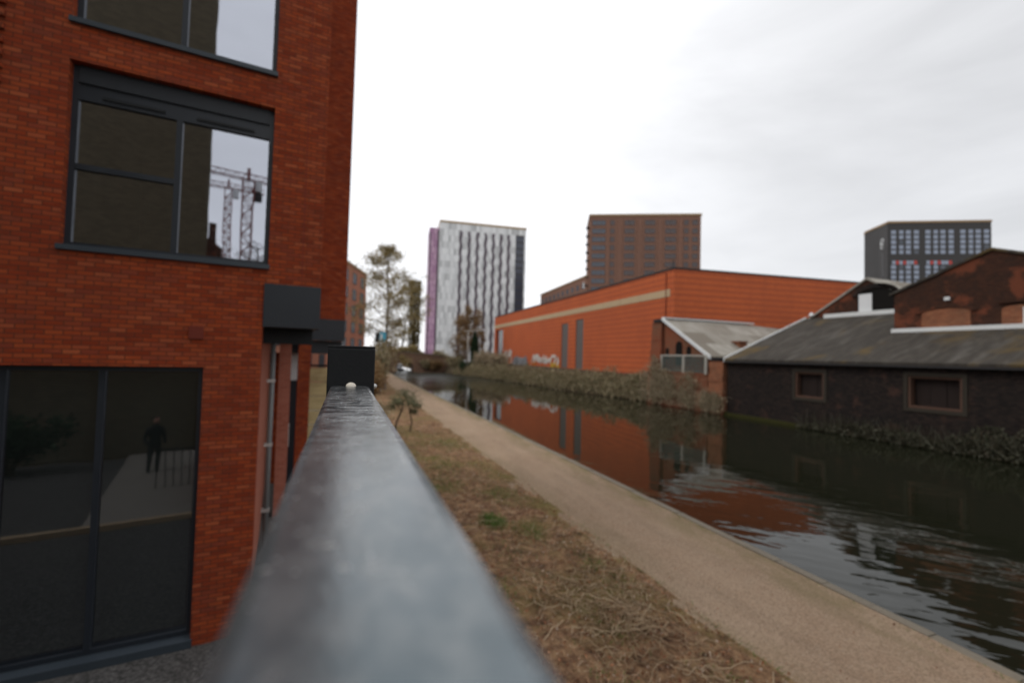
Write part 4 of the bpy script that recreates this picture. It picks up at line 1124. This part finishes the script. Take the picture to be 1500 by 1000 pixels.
# dead grass, leaf litter and green tufts on the verge
def verge_cover():
    vz = lambda x, y: G + .05 + .07 * mnoise.fractal(Vector((x * 1.1, y * 1.1, 3.3)), 1.0, 2.0, 5)
    rnd = random.Random(91); bl = MB(); gr = MB(); li = MB(); st = MB()
    def blade(mb, x, y, L, w, lay):
        a = rnd.uniform(0, 6.28); d = Vector((math.cos(a), math.sin(a), 0)); s_ = Vector((-d.y, d.x, 0)) * w
        z = vz(x, y) if x < 5.28 else G + .03; p0 = Vector((x, y, z - .004)); up = L * (1 - lay); fl = L * lay
        bend = Vector((-d.y, d.x, 0)) * rnd.gauss(0, .25) * L
        p1 = p0 + d * fl * .5 + bend * .5 + Vector((0, 0, up * .8)); p2 = p0 + d * fl + bend + Vector((0, 0, up * .9 - .2 * up * lay))
        b = len(mb.v)
        mb.v += [tuple(p0 - s_), tuple(p0 + s_), tuple(p1 - s_ * .8), tuple(p1 + s_ * .8), tuple(p2)]
        mb.f += [(b, b + 1, b + 3, b + 2), (b + 2, b + 3, b + 4)]
    for k in range(60000):
        y = 2.2 + 42 * rnd.random() ** 2.1; x = rnd.uniform(.2, 5.5)
        if x > 5.3 + .12 * mnoise.noise(Vector((0, y * .9, 1.7))): continue
        cl = mnoise.noise(Vector((x * 1.3, y * 1.0, 0)))
        if rnd.random() > .45 + 1.3 * cl: continue
        f = 1 + y * .025
        blade(bl, x, y, rnd.uniform(.05, .22) * f, rnd.uniform(.0025, .0055) * f, rnd.uniform(.75, .97))
    for k in range(520):                     # long bleached bramble stalks lying on the ground
        y = 2.4 + 12 * rnd.random() ** 1.6; x = rnd.uniform(.4, 4.9)
        if mnoise.noise(Vector((x * .6, y * .45, 9))) < .0: continue
        a = rnd.uniform(0, 6.28); p = Vector((x, y, vz(x, y) + .02)); pts = [p]; 
        for i in range(5):
            a += rnd.gauss(0, .5); p = p + Vector((math.cos(a), math.sin(a), 0)) * rnd.uniform(.06, .14) ; pts.append(Vector((p.x, p.y, vz(p.x, p.y) + rnd.uniform(0, .06))))
        if max(q.x for q in pts) > 5.3: continue
        st.tube(pts, rnd.uniform(.003, .0065), 3, cap=False)
    for (cx, cy, r, n) in ((3.46, 10.45, .26, 2200), (4.1, 9.6, .35, 500), (4.6, 7.8, .3, 260), (2.8, 13.6, .5, 500), (2.6, 7.4, .35, 160), (3.3, 8.8, .5, 160), (3.9, 5.9, .3, 130), (3.2, 4.9, .35, 120), (2.6, 14, .9, 1000), (3.4, 16, .9, 1200), (2.3, 18, 1.0, 1400), (4.2, 20, 1.0, 1400), (4.3, 12.5, .6, 700), (2.2, 24, 1.2, 1200), (4.6, 4.4, .3, 100), (4.8, 7.2, .3, 90), (3, 21, 1.2, 900)):
        for k in range(n):
            x, y = cx + rnd.gauss(0, r * .55), cy + rnd.gauss(0, r * .8)
            if .3 < x < 5.2: blade(gr, x, y, rnd.uniform(.05, .14), rnd.uniform(.003, .006), rnd.uniform(.3, .8))
    for k in range(17000):
        y = 2.2 + 26 * rnd.random() ** 1.9; x = rnd.uniform(.2, 5.3)
        li.leaf((x, y, vz(x, y) + .008 + rnd.random() * .02), rnd.uniform(.010, .034), rnd, .5)
    for k in range(900):
        y = 3.0 + 30 * rnd.random() ** 1.6; x = 5.35 + abs(rnd.gauss(0, .07))
        blade(bl if k % 3 else gr, x, y, rnd.uniform(.05, .16), rnd.uniform(.003, .006), rnd.uniform(.5, .95))
    for k in range(230):                     # thicker pile of pale stalks on the near verge
        x = rnd.gauss(4.2, .5); y = rnd.gauss(6.2, 1.1)
        if not (2.4 < x < 5.1 and y > 3.6): continue
        a = rnd.uniform(0, 6.28); p = Vector((x, y, vz(x, y) + .02)); pts = [p]
        for i in range(6):
            a += rnd.gauss(0, .45); p = p + Vector((math.cos(a), math.sin(a), 0)) * rnd.uniform(.07, .15); pts.append(Vector((p.x, p.y, vz(p.x, p.y) + rnd.uniform(.01, .10))))
        if max(q.x for q in pts) < 5.25: st.tube(pts, rnd.uniform(.004, .0085), 3, cap=False)
    for k in range(260):
        y = 2.8 + 30 * rnd.random() ** 1.5; x = 5.4 + 2.8 * rnd.random() ** 2.2
        li.leaf((x, y, G + .034), rnd.uniform(.010, .024), rnd, .85)
    for k in range(700):
        y = 3.0 + 40 * rnd.random() ** 1.4; x = 8.22 - abs(rnd.gauss(0, .06))
        if mnoise.noise(Vector((0, y * 1.1, 4))) < -.05: continue
        blade(gr if k % 4 else bl, x, y, rnd.uniform(.03, .09), rnd.uniform(.003, .006), rnd.uniform(.3, .9))
    bl.build('dead_grass', 'blade', kind='stuff', label='matted dead grass and stalks covering the verge', category='grass')
    st.build('bramble_stalks', 'stalk', kind='stuff', label='pale dead bramble stalks lying on the verge', category='stalks')
    gr.build('green_grass', 'blade_green', kind='stuff', label='small bright green grass tufts on the brown verge', category='grass')
    li.build('leaf_litter', 'litter', kind='stuff', label='brown fallen leaves scattered over the verge', category='leaves')
verge_cover()

# distant tree line along the horizon
rnd = random.Random(14); mb = MB()
for k in range(9000):
    x = rnd.uniform(-60, 60); y = 215 + rnd.uniform(0, 8)
    z = -4 + (5.5 + 3.5 * mnoise.noise(Vector((x * .12, 1, 0))) + 2 * mnoise.noise(Vector((x * .5, 3, 0)))) * rnd.random()
    mb.leaf((x, y, z), .75, rnd)
mb.build('far_tree_line', 'leaf_bramble2', kind='stuff', label='hazy brown line of far trees beyond the bridge', category='trees')

# ------------------------------------------------------------------ what the near windows mirror: the place behind the viewer
bb = thing('buff_brick_block', 'tall plain buff brick block mirrored in the near windows', 'building', (-8, -12.5, -4))
MB().box(-14, 6.1, -10, 6, 0, 21).build('wall', 'brick_buff', bb)
def crane(loc, h, jl, jr, rz, label, w=1.8):
    t = thing('tower_crane', label, 'crane', loc, rz, group='red cranes mirrored in the window')
    mb = MB(); a = w / 2
    for sx in (-a, a):
        for sy in (-a, a): mb.bar((sx, sy, 0), (sx, sy, h), .22)
    z = 0; k = 0
    while z < h - w:
        for s in (-a, a):
            mb.bar((-a, s, z), (a, s, z + w), .14) if k % 2 else mb.bar((a, s, z), (-a, s, z + w), .14)
            mb.bar((s, -a, z), (s, a, z + w), .14) if k % 2 else mb.bar((s, a, z), (s, -a, z + w), .14)
        mb.bar((-a, -a, z), (a, -a, z), .14); mb.bar((-a, a, z), (a, a, z), .14); z += w; k += 1
    mb.build('mast', 'crane_red', t)
    mb = MB()
    for (yy, zz) in ((-.6, h), (.6, h), (0, h + 1.2)): mb.bar((-jl, yy, zz), (jr, yy, zz), .18)
    x = -jl
    while x < jr - 1.5:
        mb.bar((x, -.6, h), (x + .8, 0, h + 1.2), .1); mb.bar((x + .8, 0, h + 1.2), (x + 1.6, .6, h), .1); x += 1.6
    mb.build('jib', 'crane_red', t)
    mb = MB(); mb.bar((0, 0, h), (0, 0, h + 2.2), .5)
    mb.build('apex', 'crane_red', t)
    MB().box(jr - 2.5, jr - .5, -.9, .9, h - 2.2, h - .2).build('counterweight', 'cap_dark', t)
    MB().box(.95, 2.3, -.7, .7, h - 2.2, h - .1).build('cab', 'white_paint', t)
    return t
crane((4.4, -90, -4), 38, 30, 7, rad(0), 'larger red lattice tower crane mirrored in the upper window')
crane((2.2, -125, -4), 46, 12, 8, rad(0), 'smaller red lattice tower crane mirrored left of the bigger one', 1.5)
tree('bare_tree', 'bare winter tree mirrored in the upper window', (1.7, -30, -4), 13, 4.5, 'leaf_russet', 'bark', 71, .3, 0, .1, 44, .2, limbdepth=3)
tree('bare_tree', 'smaller bare tree mirrored beside the cranes', (.2, -36, -4), 11, 4.0, 'leaf_russet', 'bark', 72, .25, 0, .1, 40, .2, limbdepth=3)
hs = thing('brick_house', 'dark brick block mirrored low in the upper window', 'house', (-3.2, -60, -4))
MB().prism([(-3, 0, 0), (3, 0, 0), (3, 0, 18), (0, 0, 20), (-3, 0, 18)], (0, -9, 0)).build('wall', 'brick_old', hs)
MB().box(1.4, 2.3, -2, -1, 18.2, 21.5).build('chimney', 'brick_old', hs)
for xx in (-1.9, .9):
    for zz in (2, 6, 10): far_window(hs, xx, zz, 1.0, 1.6, y=.09)
MB().box(-3.9, -1.52, -6.4, 1.9, -4.0, -3.93).build('paved_yard', 'yard_slab', kind='structure')
MB().box(-6.5, -1.5, 1.9, 2.05, -4.0, -3.86).build('yard_kerb', 'beige', kind='structure')
yr = thing('yard_railing', 'low black bar railing on the paving mirrored in the lower window', 'railing', (-2.2, -1.0, -3.93))
MB().box(-.62, .62, -.02, .02, 1.02, 1.07).build('top_rail', 'black_paint', yr)
for k in range(7): MB().box(-.6 + k * .19, -.575 + k * .19, -.0125, .0125, 0, 1.02).build('bar', 'black_paint', yr)
bush('hedge', 'dark green hedge mirrored in the left of the lower window', (-6.6, -4.6, -4), 1.9, .8, 1.6, 'leaf_conifer', 81, 2600, .09, 16)

def person(loc, rz, label):
    t = thing('person', label, 'person', loc, rz)
    V = [(0, 0, .95), (0, 0, 1.15), (0, 0, 1.38), (0, 0, 1.5), (0, -.02, 1.58), (.1, 0, .9), (.12, -.03, .5), (.12, .02, .08), (.12, -.16, .04), (-.1, 0, .9), (-.12, .04, .5), (-.12, .08, .08), (-.12, -.09, .04),
         (.19, 0, 1.4), (.27, .02, 1.12), (.24, -.16, .95), (-.19, 0, 1.4), (-.27, .02, 1.12), (-.24, -.16, .95)]
    E_ = [(0, 1), (1, 2), (2, 3), (3, 4), (0, 5), (5, 6), (6, 7), (7, 8), (0, 9), (9, 10), (10, 11), (11, 12), (2, 13), (13, 14), (14, 15), (2, 16), (16, 17), (17, 18)]
    Rr = [.16, .15, .17, .06, .055, .1, .07, .05, .045, .1, .07, .05, .045, .075, .055, .04, .075, .055, .04]
    me = bpy.data.meshes.new('body'); me.from_pydata(V, E_, []); o = bpy.data.objects.new('body', me); COL.objects.link(o); o.parent = t
    sk = o.modifiers.new('Skin', 'SKIN'); sv = me.skin_vertices[0].data
    for i, r in enumerate(Rr): sv[i].radius = (r, r * (.7 if i < 3 else 1))
    sv[0].use_root = True
    o.modifiers.new('Sub', 'SUBSURF').levels = 2; me.materials.append(M['coat'])
    h = dome(.085, .12, 14, 6); h.v += [(x, y, -z) for x, y, z in h.v]; n0 = len(h.v) // 2; h.f += [tuple(i + n0 for i in reversed(f)) for f in h.f]
    hd = h.build('head', 'skin', t, (0, -.03, 1.68), smooth=True)
    MB().prism([(-.012, -.08, -.03), (.012, -.08, -.03), (0, -.075, .02)], (0, -.03, 0)).build('nose', 'skin', hd)
    dome(.092, .125, 14, 6).build('hair', 'hair', t, (0, -.012, 1.70), smooth=True)
    return t
person((-3.0, -3.2, -4), rad(160), 'person in a dark coat mirrored in the lower window')
